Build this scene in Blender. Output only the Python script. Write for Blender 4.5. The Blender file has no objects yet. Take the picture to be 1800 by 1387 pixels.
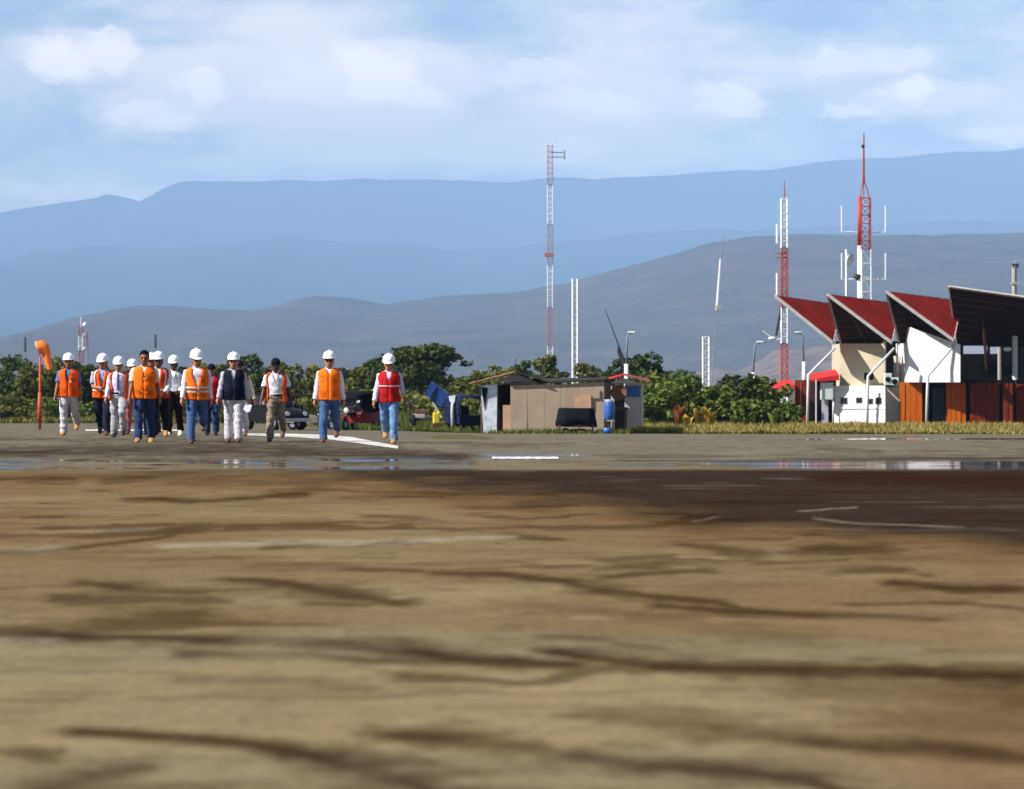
import bpy, bmesh, math, random
import numpy as np
from mathutils import Vector, Matrix, noise as mnoise

# ------------------------------------------------------------------ camera, sky, sun, exposure
scene = bpy.context.scene
FPX, CX, HORIZON, CAM_Z = 5400.0, 900.0, 685.0, 1.02      # focal length in photo pixels, horizon row, camera height
cam_data = bpy.data.cameras.new('camera')
cam = bpy.data.objects.new('camera', cam_data)
scene.collection.objects.link(cam)
cam.location = (0, 0, CAM_Z)
cam.rotation_euler = (math.radians(90), 0, 0)
cam_data.sensor_width = 36.0
cam_data.lens = 36.0 * FPX / 1800.0
cam_data.shift_y = -(693.5 - HORIZON) / 1800.0
cam_data.clip_start = 0.1
cam_data.clip_end = 120000
cam_data.dof.use_dof = True
cam_data.dof.focus_distance = 60.0
cam_data.dof.aperture_fstop = 4.0
scene.camera = cam

SUN_DIR = Vector((-0.88, -0.37, 0.84)).normalized()        # towards the sun
sun_el = math.asin(SUN_DIR.z)
sun_az = math.atan2(SUN_DIR.x, SUN_DIR.y)
sun_data = bpy.data.lights.new('sun', 'SUN')
sun_data.energy = 5.0
sun_data.angle = math.radians(0.53)
sun_data.color = (1.0, 0.965, 0.93)
sun = bpy.data.objects.new('sun', sun_data)
sun.rotation_euler = SUN_DIR.to_track_quat('Z', 'Y').to_euler()
sun.location = (-60, -30, 80)
scene.collection.objects.link(sun)

world = bpy.data.worlds.new('World')
scene.world = world
world.use_nodes = True
WN, WL = world.node_tree.nodes, world.node_tree.links
WN.clear()
w_out = WN.new('ShaderNodeOutputWorld')
w_bg = WN.new('ShaderNodeBackground')
SKY_STRENGTH = 0.06
w_bg.inputs['Strength'].default_value = SKY_STRENGTH
w_sky = WN.new('ShaderNodeTexSky')
w_sky.sky_type = 'NISHITA'
w_sky.sun_disc = False
w_sky.sun_elevation = sun_el
w_sky.sun_rotation = sun_az
w_sky.altitude = 700
w_sky.air_density = 1.0
w_sky.dust_density = 0.3
w_sky.ozone_density = 3.0
w_tc = WN.new('ShaderNodeTexCoord')

def w_math(op, a, b=None, clamp=False):
    n = WN.new('ShaderNodeMath'); n.operation = op; n.use_clamp = clamp
    for i, v in enumerate((a, b)):
        if v is None: continue
        if isinstance(v, (int, float)): n.inputs[i].default_value = v
        else: WL.new(v, n.inputs[i])
    return n.outputs[0]

def w_noise(scale, detail, rough, stretch, off):
    m = WN.new('ShaderNodeMapping')
    m.inputs['Scale'].default_value = (1, 1, stretch)
    m.inputs['Location'].default_value = off
    WL.new(w_tc.outputs['Generated'], m.inputs['Vector'])
    n = WN.new('ShaderNodeTexNoise')
    n.inputs['Scale'].default_value = scale; n.inputs['Detail'].default_value = detail
    n.inputs['Roughness'].default_value = rough
    WL.new(m.outputs[0], n.inputs['Vector'])
    return n.outputs['Fac'], n.outputs['Color']

# direction wobbled by noise, so that the cloud banks get ragged outlines
_, wob = w_noise(38, 7, 0.62, 1.6, (3.1, 0, 0.4))
vs = WN.new('ShaderNodeVectorMath'); vs.operation = 'MULTIPLY_ADD'
WL.new(wob, vs.inputs[0]); vs.inputs[1].default_value = (0.024, 0.0, 0.015)
vadd = WN.new('ShaderNodeVectorMath'); vadd.operation = 'ADD'
WL.new(w_tc.outputs['Generated'], vadd.inputs[0]); vadd.inputs[1].default_value = (-0.012, 0, -0.0075)
WL.new(vadd.outputs[0], vs.inputs[2])
BANKS = [  # centre x, y, half width, half height in photo pixels, weight: the cloud banks over the ridge
    (150, 105, 110, 46, .85), (265, 215, 105, 42, .85), (370, 150, 130, 60, .6), (520, 125, 330, 120, .5), (680, 155, 150, 75, .75),
    (640, 200, 420, 110, .3), (1080, 190, 180, 55, .55), (1285, 180, 75, 40, .5), (1010, 265, 230, 55, .45), (1480, 110, 170, 60, .28),
    (1600, 178, 120, 32, .6), (1780, 238, 130, 30, .5), (150, 340, 260, 40, .42), (1200, 110, 330, 60, .22), (1720, 165, 200, 90, .3),
    (1250, 260, 320, 45, .28), (480, 280, 420, 30, .2)]
acc = None
for bx, by, rx, ry, wt in BANKS:
    m = WN.new('ShaderNodeMapping'); m.vector_type = 'TEXTURE'
    m.inputs['Location'].default_value = ((bx - CX) / FPX, 1.0, (HORIZON - by) / FPX)
    m.inputs['Scale'].default_value = (rx / FPX * 1.25, 0.5, ry / FPX * 1.25)
    WL.new(vs.outputs[0], m.inputs['Vector'])
    g = WN.new('ShaderNodeTexGradient'); g.gradient_type = 'SPHERICAL'
    WL.new(m.outputs[0], g.inputs['Vector'])
    t = w_math('MULTIPLY', g.outputs['Fac'], wt)
    acc = t if acc is None else w_math('ADD', acc, t)
HEADS = [(118, 108, 62, 34, 1.0), (205, 95, 70, 26, .8), (262, 212, 72, 30, 1.0), (372, 165, 48, 34, .9), (655, 140, 70, 46, 1.0), (735, 175, 60, 22, .8), (560, 150, 90, 40, .5), (1060, 185, 110, 26, .7),
         (1285, 178, 42, 22, .8), (1600, 172, 46, 16, 1.0), (1500, 190, 50, 14, .8), (1560, 110, 60, 24, .5), (1765, 240, 80, 16, .8), (1000, 262, 70, 26, .6), (1470, 118, 60, 18, .5), (110, 338, 110, 20, .7), (230, 345, 60, 16, .7), (950, 130, 70, 18, .5)]
_, wob2 = w_noise(44, 9, 0.70, 1.7, (1.3, 4.0, 2.4))
vs2 = WN.new('ShaderNodeVectorMath'); vs2.operation = 'MULTIPLY_ADD'
WL.new(wob2, vs2.inputs[0]); vs2.inputs[1].default_value = (0.034, 0.0, 0.020)
vadd2 = WN.new('ShaderNodeVectorMath'); vadd2.operation = 'ADD'
WL.new(vs.outputs[0], vadd2.inputs[0]); vadd2.inputs[1].default_value = (-0.017, 0, -0.010)
WL.new(vadd2.outputs[0], vs2.inputs[2])
head = None
for bx, by, rx, ry, wt in HEADS:
    m = WN.new('ShaderNodeMapping'); m.vector_type = 'TEXTURE'
    m.inputs['Location'].default_value = ((bx - CX) / FPX, 1.0, (HORIZON - by) / FPX)
    m.inputs['Scale'].default_value = (rx / FPX * 1.35, 0.5, ry / FPX * 1.35)
    WL.new(vs2.outputs[0], m.inputs['Vector'])
    g = WN.new('ShaderNodeTexGradient'); g.gradient_type = 'SPHERICAL'
    WL.new(m.outputs[0], g.inputs['Vector'])
    sm = WN.new('ShaderNodeMapRange'); sm.interpolation_type = 'SMOOTHSTEP'
    sm.inputs['From Min'].default_value = .0; sm.inputs['From Max'].default_value = .55; sm.inputs['To Max'].default_value = wt
    WL.new(g.outputs['Fac'], sm.inputs['Value'])
    head = sm.outputs[0] if head is None else w_math('MAXIMUM', head, sm.outputs[0])
f1, _ = w_noise(15, 8, 0.6, 3.2, (0.6, 0.2, 0.9))          # the broken deck that goes on all round the sky
f2, _ = w_noise(52, 8, 0.62, 2.2, (7.6, 1.2, 0.3))
deck = w_math('MULTIPLY', w_math('SUBTRACT', f1, 0.45), 1.6)
fine = w_math('MULTIPLY', w_math('SUBTRACT', f2, 0.5), 0.55)
sepz = WN.new('ShaderNodeSeparateXYZ'); WL.new(w_tc.outputs['Generated'], sepz.inputs[0])
lowb = WN.new('ShaderNodeMapRange'); lowb.interpolation_type = 'SMOOTHSTEP'      # a deck looks denser towards the horizon, all round
lowb.inputs['From Min'].default_value = .06; lowb.inputs['From Max'].default_value = .32; lowb.inputs['To Min'].default_value = .40; lowb.inputs['To Max'].default_value = 0
WL.new(sepz.outputs['Z'], lowb.inputs['Value'])
cl = w_math('ADD', w_math('ADD', w_math('ADD', w_math('MULTIPLY', acc, 1.45), deck), fine), lowb.outputs['Result'])
mr = WN.new('ShaderNodeMapRange'); mr.interpolation_type = 'SMOOTHSTEP'
mr.inputs['From Min'].default_value = 0.05; mr.inputs['From Max'].default_value = 1.05
WL.new(cl, mr.inputs['Value'])
CLOUD = (0.90, 0.745, 0.56)
w_mix = WN.new('ShaderNodeMix'); w_mix.data_type = 'RGBA'
WL.new(mr.outputs['Result'], w_mix.inputs[0])
w_tint = WN.new('ShaderNodeMix'); w_tint.data_type = 'RGBA'; w_tint.blend_type = 'MULTIPLY'
w_tint.inputs[0].default_value = 1.0
WL.new(w_sky.outputs[0], w_tint.inputs[6]); w_tint.inputs[7].default_value = (1.16, 0.98, 0.98, 1)
WL.new(w_tint.outputs[2], w_mix.inputs[6])
w_mix.inputs[7].default_value = tuple(c / SKY_STRENGTH for c in CLOUD) + (1,)
w_hd = WN.new('ShaderNodeMix'); w_hd.data_type = 'RGBA'
WL.new(w_math('MULTIPLY', head, .8), w_hd.inputs[0]); WL.new(w_mix.outputs[2], w_hd.inputs[6])
w_hd.inputs[7].default_value = tuple(c * 1.38 / SKY_STRENGTH for c in CLOUD) + (1,)
WL.new(w_hd.outputs[2], w_bg.inputs['Color'])
WL.new(w_bg.outputs[0], w_out.inputs['Surface'])

scene.view_settings.view_transform = 'Standard'
scene.view_settings.look = 'None'
scene.view_settings.exposure = 1.10
scene.view_settings.gamma = 1.0
scene.view_settings.use_curve_mapping = False
scene.cycles.use_denoising = True
scene.cycles.max_bounces = 6
scene.cycles.diffuse_bounces = 3
scene.cycles.transparent_max_bounces = 12
scene.cycles.volume_bounces = 0
scene.cycles.sample_clamp_indirect = 4.0

# ------------------------------------------------------------------ helpers
COL = scene.collection
random.seed(7)
R = random.Random(11)

def at(px, py, D):
    """World point seen at photo pixel (px, py) at distance D."""
    return Vector(((px - CX) / FPX * D, D, CAM_Z + (HORIZON - py) / FPX * D))

def gz(X, D):
    """Height of the land: a cambered runway that falls away beyond the crown."""
    X = np.asarray(X, float); D = np.asarray(D, float)
    left = np.interp(D, [0, 75, 145, 230, 1200, 90000], [0, 0, -.90, -1.50, -2.0, -2.0])
    right = np.interp(D, [0, 62, 108, 121, 190, 240, 1200, 90000], [0, 0, -.74, -.74, -1.50, -1.52, -2.0, -2.0])
    t = np.clip((X + 6.5) / 6, 0, 1); t = t * t * (3 - 2 * t)
    return left * (1 - t) + right * t
def gpt(px, D, dz=0.0):
    X = (px - CX) / FPX * D
    return Vector((X, D, float(gz(X, D)) + dz))

_mats = {}
def S(r, g, b):
    f = lambda c: (c / 255 / 12.92) if c <= 10 else ((c / 255 + .055) / 1.055) ** 2.4
    return (f(r), f(g), f(b))

def mat(name, col, rough=0.8, metal=0.0, var=0.15, scale=6.0, bump=0.0, spec=0.35, coat=0.0, col2=None, detail=4, stretch=(1, 1, 1), bscale=None):
    """Principled material with noise-driven colour variation and optional bump."""
    if name in _mats: return _mats[name]
    m = bpy.data.materials.new(name); m.use_nodes = True
    nt = m.node_tree; N, L = nt.nodes, nt.links
    p = N['Principled BSDF']
    p.inputs['Roughness'].default_value = rough; p.inputs['Metallic'].default_value = metal
    p.inputs['Specular IOR Level'].default_value = spec
    if coat: p.inputs['Coat Weight'].default_value = coat
    tc = N.new('ShaderNodeTexCoord'); mp = N.new('ShaderNodeMapping'); mp.inputs['Scale'].default_value = stretch
    L.new(tc.outputs['Object'], mp.inputs['Vector'])
    no = N.new('ShaderNodeTexNoise'); no.inputs['Scale'].default_value = scale; no.inputs['Detail'].default_value = detail
    no.inputs['Roughness'].default_value = 0.65
    L.new(mp.outputs[0], no.inputs['Vector'])
    cr = N.new('ShaderNodeValToRGB')
    c2 = col2 if col2 else tuple(min(1, c * (1 + var)) for c in col)
    c1 = col if col2 else tuple(c * (1 - var) for c in col)
    cr.color_ramp.elements[0].position = 0.32; cr.color_ramp.elements[1].position = 0.68
    cr.color_ramp.elements[0].color = (*c1, 1); cr.color_ramp.elements[1].color = (*c2, 1)
    L.new(no.outputs['Fac'], cr.inputs['Fac']); L.new(cr.outputs['Color'], p.inputs['Base Color'])
    if bump:
        nb = N.new('ShaderNodeTexNoise'); nb.inputs['Scale'].default_value = bscale or scale * 2; nb.inputs['Detail'].default_value = 5
        L.new(mp.outputs[0], nb.inputs['Vector'])
        b = N.new('ShaderNodeBump'); b.inputs['Strength'].default_value = bump; b.inputs['Distance'].default_value = 0.05
        L.new(nb.outputs['Fac'], b.inputs['Height']); L.new(b.outputs['Normal'], p.inputs['Normal'])
    _mats[name] = m
    return m

def new_obj(name, verts, faces, material=None, parent=None, smooth=False):
    me = bpy.data.meshes.new(name)
    me.from_pydata([tuple(v) for v in verts], [], [tuple(f) for f in faces])
    if material is not None: me.materials.append(material)
    if smooth: me.polygons.foreach_set('use_smooth', [True] * len(me.polygons))
    me.update()
    o = bpy.data.objects.new(name, me); COL.objects.link(o)
    if parent is not None: o.parent = parent
    return o

def tag(o, label, cat=None, group=None, kind=None):
    if label: o['label'] = label
    if cat: o['category'] = cat
    if group: o['group'] = group
    if kind: o['kind'] = kind
    return o

def thing(name, loc, label, cat, group=None, rz=0.0, scale=1.0):
    o = bpy.data.objects.new(name, None); COL.objects.link(o)
    o.empty_display_size = 0.3
    o.location = loc; o.rotation_euler = (0, 0, rz); o.scale = (scale,) * 3
    return tag(o, label, cat, group)

def link_copy(o, parent, loc=None, rot=None):
    c = o.copy(); COL.objects.link(c); c.parent = parent
    if loc is not None: c.location = loc
    if rot is not None: c.rotation_euler = rot
    return c

class MB:
    """Collects shapes into one mesh."""
    def __init__(self): self.v, self.f = [], []
    def add(self, verts, faces):
        n = len(self.v); self.v += [Vector(p) for p in verts]; self.f += [tuple(i + n for i in f) for f in faces]; return self
    def box(self, c, s, rot=None, bevel=0.0):
        hx, hy, hz = s[0] / 2, s[1] / 2, s[2] / 2
        if bevel > 0:
            bm = bmesh.new(); bmesh.ops.create_cube(bm, size=1.0)
            for v in bm.verts: v.co = Vector((v.co.x * s[0], v.co.y * s[1], v.co.z * s[2]))
            bmesh.ops.bevel(bm, geom=bm.edges[:], offset=bevel, segments=2, affect='EDGES', profile=0.6)
            vs = [v.co.copy() for v in bm.verts]; bm.verts.index_update()
            fs = [[v.index for v in f.verts] for f in bm.faces]; bm.free()
        else:
            vs = [Vector((x, y, z)) for x in (-hx, hx) for y in (-hy, hy) for z in (-hz, hz)]
            fs = [(0, 1, 3, 2), (4, 6, 7, 5), (0, 4, 5, 1), (2, 3, 7, 6), (0, 2, 6, 4), (1, 5, 7, 3)]
        if rot is not None:
            M = rot.to_matrix() if hasattr(rot, 'to_matrix') else rot
            vs = [M @ v for v in vs]
        return self.add([v + Vector(c) for v in vs], fs)
    def tube(self, pts, rad, n=8, cap=True, squash=1.0):
        pts = [Vector(p) for p in pts]
        rads = rad if isinstance(rad, (list, tuple)) else [rad] * len(pts)
        vs, fs = [], []
        ref = None
        for i, p in enumerate(pts):
            d = (pts[min(i + 1, len(pts) - 1)] - pts[max(i - 1, 0)]).normalized()
            if ref is None:
                ref = Vector((1, 0, 0)) if abs(d.x) < 0.9 else Vector((0, 1, 0))
            a = (ref - d * ref.dot(d)).normalized(); b = d.cross(a); ref = a
            for k in range(n):
                t = 2 * math.pi * k / n
                vs.append(p + a * (math.cos(t) * rads[i]) + b * (math.sin(t) * rads[i] * squash))
        for i in range(len(pts) - 1):
            for k in range(n):
                k2 = (k + 1) % n
                fs.append((i * n + k, i * n + k2, (i + 1) * n + k2, (i + 1) * n + k))
        if cap:
            fs.append(tuple(reversed(range(n)))); fs.append(tuple(range((len(pts) - 1) * n, len(pts) * n)))
        return self.add(vs, fs)
    def rings(self, rings, cap=True, closed=True):
        """Loft through rings of equal length."""
        n = len(rings[0]); vs = [Vector(p) for r in rings for p in r]; fs = []
        for i in range(len(rings) - 1):
            for k in range(n if closed else n - 1):
                k2 = (k + 1) % n
                fs.append((i * n + k, i * n + k2, (i + 1) * n + k2, (i + 1) * n + k))
        if cap and closed:
            fs.append(tuple(reversed(range(n)))); fs.append(tuple(range((len(rings) - 1) * n, len(rings) * n)))
        return self.add(vs, fs)
    def prism(self, poly, d):
        """Flat polygon (3D points) pushed along d."""
        d = Vector(d); n = len(poly); a = [Vector(p) for p in poly]
        return self.add(a + [p + d for p in a], [tuple(range(n)), tuple(reversed(range(n, 2 * n)))] + [(i, n + i, n + (i + 1) % n, (i + 1) % n) for i in range(n)])
    def ball(self, c, r, seg=12, ring=8, sc=(1, 1, 1)):
        c = Vector(c); rs = []
        for i in range(ring + 1):
            th = math.pi * (0.02 + 0.96 * i / ring)
            rs.append([c + Vector((math.cos(2 * math.pi * k / seg) * math.sin(th) * r * sc[0], math.sin(2 * math.pi * k / seg) * math.sin(th) * r * sc[1], -math.cos(th) * r * sc[2])) for k in range(seg)])
        return self.rings(rs)
    def disc_wheel(self, c, r, w, n=20, axis='X'):
        c = Vector(c); prof = [(r * .55, -w / 2), (r * .9, -w / 2), (r, -w * .3), (r, w * .3), (r * .9, w / 2), (r * .55, w / 2)]
        rs = []
        for rr, o in prof:
            ring = []
            for k in range(n):
                t = 2 * math.pi * k / n
                ring.append(c + (Vector((o, math.cos(t) * rr, math.sin(t) * rr)) if axis == 'X' else Vector((math.cos(t) * rr, o, math.sin(t) * rr))))
            rs.append(ring)
        rs.append(rs[0])
        return self.rings(rs, cap=False)
    def build(self, name, material=None, parent=None, smooth=False):
        return new_obj(name, self.v, self.f, material, parent, smooth)

def shade_auto(o, ang=40):
    me = o.data
    bm = bmesh.new(); bm.from_mesh(me)
    bmesh.ops.recalc_face_normals(bm, faces=bm.faces[:])
    for f in bm.faces: f.smooth = True
    for e in bm.edges:
        e.smooth = len(e.link_faces) == 2 and e.calc_face_angle(0) < math.radians(ang)
    bm.to_mesh(me); bm.free(); me.update()
    return o

# numpy value noise
def _h(ix, iy, seed):
    n = (ix.astype(np.int64) * 374761393 + iy.astype(np.int64) * 668265263 + seed * 1442695041) & 0xffffffff
    n = ((n ^ (n >> 13)) * 1274126177) & 0xffffffff
    return ((n ^ (n >> 16)) & 0xffff) / 65535.0
def vnoise(x, y, seed=0):
    x = np.asarray(x, float); y = np.asarray(y, float)
    ix, iy = np.floor(x), np.floor(y); fx, fy = x - ix, y - iy
    fx = fx * fx * (3 - 2 * fx); fy = fy * fy * (3 - 2 * fy)
    a, b, c, d = _h(ix, iy, seed), _h(ix + 1, iy, seed), _h(ix, iy + 1, seed), _h(ix + 1, iy + 1, seed)
    return (a * (1 - fx) + b * fx) * (1 - fy) + (c * (1 - fx) + d * fx) * fy
def fbm(x, y, oct=4, seed=0, gain=0.5):
    s, amp, tot = 0, 1.0, 0
    for o in range(oct):
        s = s + vnoise(np.asarray(x) * 2 ** o + 17.3 * o, np.asarray(y) * 2 ** o - 9.1 * o, seed + o) * amp; tot += amp; amp *= gain
    return s / tot
def sstep(a, b, x):
    t = np.clip((x - a) / (b - a), 0, 1); return t * t * (3 - 2 * t)
# ------------------------------------------------------------------ ground, runway, hills, mountains, haze
def grid_obj(name, X, Y, Z, material, smooth=True, attrs=None):
    nr, nc = X.shape
    me = bpy.data.meshes.new(name)
    co = np.stack([X, Y, Z], -1).reshape(-1, 3).astype(np.float32)
    idx = np.arange(nr * nc).reshape(nr, nc)
    q = np.stack([idx[:-1, :-1], idx[:-1, 1:], idx[1:, 1:], idx[1:, :-1]], -1).reshape(-1, 4)
    me.vertices.add(len(co)); me.vertices.foreach_set('co', co.ravel())
    me.loops.add(q.size); me.loops.foreach_set('vertex_index', q.ravel().astype(np.int32))
    me.polygons.add(len(q)); me.polygons.foreach_set('loop_start', np.arange(0, q.size, 4, dtype=np.int32))
    me.polygons.foreach_set('use_smooth', np.full(len(q), smooth))
    for k, a in (attrs or {}).items():
        at_ = me.attributes.new(k, 'FLOAT_COLOR', 'POINT')
        at_.data.foreach_set('color', np.concatenate([a.reshape(-1, 3), np.ones((a.size // 3, 1))], 1).astype(np.float32).ravel())
    me.materials.append(material); me.update(); me.validate()
    o = bpy.data.objects.new(name, me); COL.objects.link(o); o['kind'] = 'structure'
    return o


# the land: one sheet out to the foot of the mountains
rowsY = np.concatenate([[-2500, -600, -120, -30, -8], np.arange(0, 260, 4.0), [300, 380, 500, 700, 1000, 1500, 2500, 4500, 8000, 14000, 22000, 34000]])
colsX = np.concatenate([[-44000, -15000, -6000, -2500, -900, -400, -200, -120], np.arange(-80, 81, 4.0), [120, 200, 400, 900, 2500, 6000, 15000, 44000]])
GX, GY = np.meshgrid(colsX, rowsY)
GZm = gz(GX, GY) - 0.03
soil = mat('dry_soil', S(62, 62, 30), rough=0.95, col2=S(96, 84, 44), scale=0.12, detail=8, bump=0.3, bscale=2.0, spec=0.1)
ground = grid_obj('ground', GX, GY, GZm, soil)

# runway: worn, patched asphalt. Colour and tar streaks are wear with a shape of their own, plus a painted vignette on the right.
EDGE_X = np.array([-150, -60, -19, -6, 10, 30, 150]); EDGE_D = np.array([236, 231, 228, 131, 124, 121, 116])
rowD = [1.0, 2.0, 3.2, 4.5, 5.6]
y = 1560.0
while y > 775: rowD.append(CAM_Z * FPX / (y - HORIZON)); y -= 1.6
rowD = np.array(sorted(set(rowD)))
rowD = np.concatenate([[-60, -20, -5], rowD, np.linspace(62.5, 100, 60)])
U = np.linspace(-1, 1, 640)
RX, RD, fan = [], [], []
for D in rowD:
    W = max(D, 0) / 6 * 1.3 + 4.0
    inner = U * W
    lim = abs(inner[0])
    outer = lim + np.array([0.03, .12, .35, 1.0]) * (150 - lim)
    RX.append(np.concatenate([-outer[::-1], inner, outer])); RD.append(np.full(len(inner) + 8, D))
RX = np.array(RX); RD = np.array(RD)
# far rows run out to the runway's ragged far edge
far = np.linspace(0, 1, 40)[1:]
eX = RX[-1] * 1.0
FX, FD = [], []
for t in far:
    xx = eX * (1 + 0.25 * t)
    e = np.interp(xx, EDGE_X, EDGE_D) + 1.4 * (fbm(xx * 0.35, xx * 0, 3, 5) - .5)
    FX.append(xx); FD.append(100 + (e - 100) * t)
RX = np.concatenate([RX, np.array(FX)]); RD = np.concatenate([RD, np.array(FD)])
Zr = gz(RX, RD)
Zr = Zr + 0.006 * (fbm(RX * 0.8, RD * 0.5, 3, 9) - .5)

Dv = np.maximum(RD, 0.9)
PXc = CX + FPX * RX / Dv; PYc = HORIZON + FPX * CAM_Z / Dv            # flat-ground coordinates used to lay out the wear
hf = fbm(RX * 9, RD * 5, 4, 81) - .5
wx = (fbm(RX * 1.1, RD * 0.55, 4, 21) - .5); wy = (fbm(RX * 1.4, RD * 0.45, 4, 31) - .5)
brk = fbm(RX * 2.2, RD * 1.3, 4, 91)
def seg_stain(pts, th, soft=2.0, wob=18, wd=1.12):
    """Soft streak along a polyline (photo-scale coordinates on the ground plane)."""
    qx = PXc + wx * 30; qy = PYc + wy * wob
    out = np.zeros_like(PXc)
    for i in range(len(pts) - 1):
        (x0, y0), (x1, y1) = pts[i][:2], pts[i + 1][:2]
        t0 = (pts[i][2] if len(pts[i]) > 2 else th) * wd; t1 = (pts[i + 1][2] if len(pts[i + 1]) > 2 else th) * wd
        dx, dy = x1 - x0, y1 - y0
        t = np.clip(((qx - x0) * dx + (qy - y0) * dy) / (dx * dx + dy * dy), 0, 1)
        dist = np.hypot((qx - x0 - t * dx) * 0.22, qy - y0 - t * dy)
        dist = dist * (1 + .9 * wy + 1.0 * hf)
        w = (t0 + (t1 - t0) * t)
        out = np.maximum(out, 1 - sstep(w * 0.05, w * soft, dist))
    return out * np.clip(.85 + 1.6 * (brk - .42), .5, 1)
STREAKS = [
    ([(-60, 1110), (60, 1112, 11), (180, 1122), (400, 1128), (560, 1135, 9), (700, 1142, 14), (800, 1162, 12), (1000, 1172)], 8, .9),
    ([(330, 1150), (450, 1152), (600, 1160), (700, 1165), (900, 1172)], 6, .7),
    ([(990, 1150), (1040, 1155, 12), (1110, 1166, 9), (1250, 1172), (1500, 1178, 11), (1650, 1182), (1860, 1192, 12)], 8, .95),
    ([(150, 1294), (300, 1300), (440, 1310), (540, 1325, 15), (620, 1345, 17), (700, 1368, 15), (770, 1400)], 10, .9),
    ([(90, 1395), (180, 1368, 14), (250, 1352, 9)], 13, .8), ([(120, 1382), (260, 1390)], 12, .7),
    ([(710, 1292), (800, 1298, 13), (915, 1311)], 9, .85),
    ([(1085, 1254), (1200, 1266, 13), (1280, 1286, 16), (1400, 1298), (1600, 1310, 15), (1820, 1340)], 11, .9),
    ([(1030, 1328), (1150, 1345), (1300, 1358, 14), (1420, 1372), (1500, 1400)], 10, .85),
    ([(420, 1022), (500, 1026), (580, 1042, 11), (625, 1050, 10), (710, 1064)], 6, .8),
    ([(560, 1064), (650, 1066), (730, 1058)], 4, .7), ([(150, 1025), (220, 1034, 7), (340, 1043)], 5, .75), ([(165, 1092), (265, 1096)], 5, .55),
    ([(775, 1008), (900, 1010), (1000, 1020), (1060, 1036, 8), (1140, 1048), (1250, 1060), (1310, 1076)], 5, .8),
    ([(1070, 998), (1145, 996)], 5, .8), ([(1080, 1014), (1240, 1002)], 4, .7),
    ([(1160, 1065), (1300, 1078, 6), (1450, 1083), (1630, 1088)], 4, .85),
    ([(895, 947), (975, 953)], 5, .8), ([(1205, 961), (1330, 970)], 5, .65), ([(1435, 966), (1545, 963)], 8, .8),
    ([(1475, 1006), (1590, 1003)], 4, .7), ([(1570, 1026), (1700, 1038, 8), (1830, 1036)], 6, .85),
    ([(230, 881), (400, 873), (530, 868)], 3, .8), ([(-20, 974), (130, 966), (290, 946)], 3, .7), ([(200, 931), (290, 925)], 3, .6),
    ([(645, 907), (725, 910)], 3, .6), ([(0, 843), (120, 846)], 3, .6), ([(190, 846), (260, 843)], 2.5, .5), ([(900, 932), (1060, 926), (1250, 922)], 3.5, .6),
    ([(790, 938), (900, 934)], 3, .5), ([(140, 1112), (250, 1128)], 9, .7), ([(960, 1120), (1060, 1124)], 4, .4),
    ([(950, 1065), (1150, 1085), (1270, 1105), (1420, 1125)], 9, .35), ([(1480, 1205), (1640, 1215), (1830, 1232)], 20, .5), ([(1560, 1270), (1820, 1285)], 18, .35),
    ([(1480, 838), (1620, 842, 11), (1880, 848, 13)], 7, .75), ([(330, 1195), (480, 1200), (640, 1215)], 9, .3), ([(450, 1000), (620, 995)], 5, .3),
    ([(0, 770), (300, 776), (520, 778)], 2.2, .5), ([(700, 781), (1000, 779)], 1.5, .4), ([(1440, 790), (1620, 796), (1800, 792)], 1.8, .45)]
dark = np.zeros_like(PXc)
for pts, th, a in STREAKS: dark = np.maximum(dark, a * seg_stain(pts, th))
# finer procedural streaks of the same kind
fs = fbm(RX * 0.55 + wx * 2, RD * 1.25 + wx * 3, 5, 41)
dark = np.maximum(dark, 0.6 * sstep(0.60, 0.72, fs) * sstep(780, 900, PYc))
fs2 = fbm(RX * 1.6 + wx * 3, RD * 4.0 + wy * 3, 4, 47)
dark = np.maximum(dark, 0.35 * sstep(0.60, 0.78, fs2))
PALE = [([(285, 962), (450, 957, 6), (600, 954, 5), (700, 952), (900, 947)], 4, .75), ([(-40, 969), (95, 965)], 6, .55), ([(40, 938), (280, 930)], 3, .35),
        ([(1410, 900), (1500, 895)], 1.5, .6), ([(1435, 914), (1520, 922), (1690, 929)], 1.4, .5), ([(1225, 918), (1260, 912)], 2.0, .4),
        ([(-20, 1123), (90, 1127)], 5, .5), ([(500, 1134), (700, 1142)], 3, .2), ([(1020, 1086), (1060, 1087)], 3, .4)]
pale = np.zeros_like(PXc)
for pts, th, a in PALE: pale = np.maximum(pale, a * seg_stain(pts, th, wob=9, wd=.9))
# broad zones: resurfaced dark strip, tan near field, grey far field
low = np.interp(PXc, [-300, 0, 300, 600, 900, 1200, 1500, 1800, 2200], [822, 826, 832, 846, 884, 915, 945, 965, 985]) + wy * 60 + hf * 10
top = 825 + wy * 3
strip = sstep(-2, 5, PYc - top) * (1 - sstep(-30, 26, PYc - low)) * (.35 + .65 * sstep(-100, 750, PXc + 500 * wx))
band = seg_stain([(-200, 798), (60, 796), (300, 791, 11), (620, 796, 11), (800, 803, 6)], 8, wob=8)
strip = np.maximum(strip, band * .85)
big = fbm(RX * 0.22 + 4, RD * 0.30, 5, 61); mid = fbm(RX * 0.9, RD * 0.8, 5, 71)
c_grey = np.array(S(146, 138, 118)); c_tan = np.array(S(162, 140, 98)); c_near = np.array(S(174, 155, 112)); c_brown = np.array(S(126, 90, 54)); c_strip = np.array(S(69, 57, 48)); c_tar = np.array(S(60, 34, 22)); c_pale = np.array(S(205, 192, 165))
def lerp(a, b, t): return a * (1 - t[..., None]) + b * t[..., None]
col = np.broadcast_to(c_grey, PXc.shape + (3,)).copy()
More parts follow.
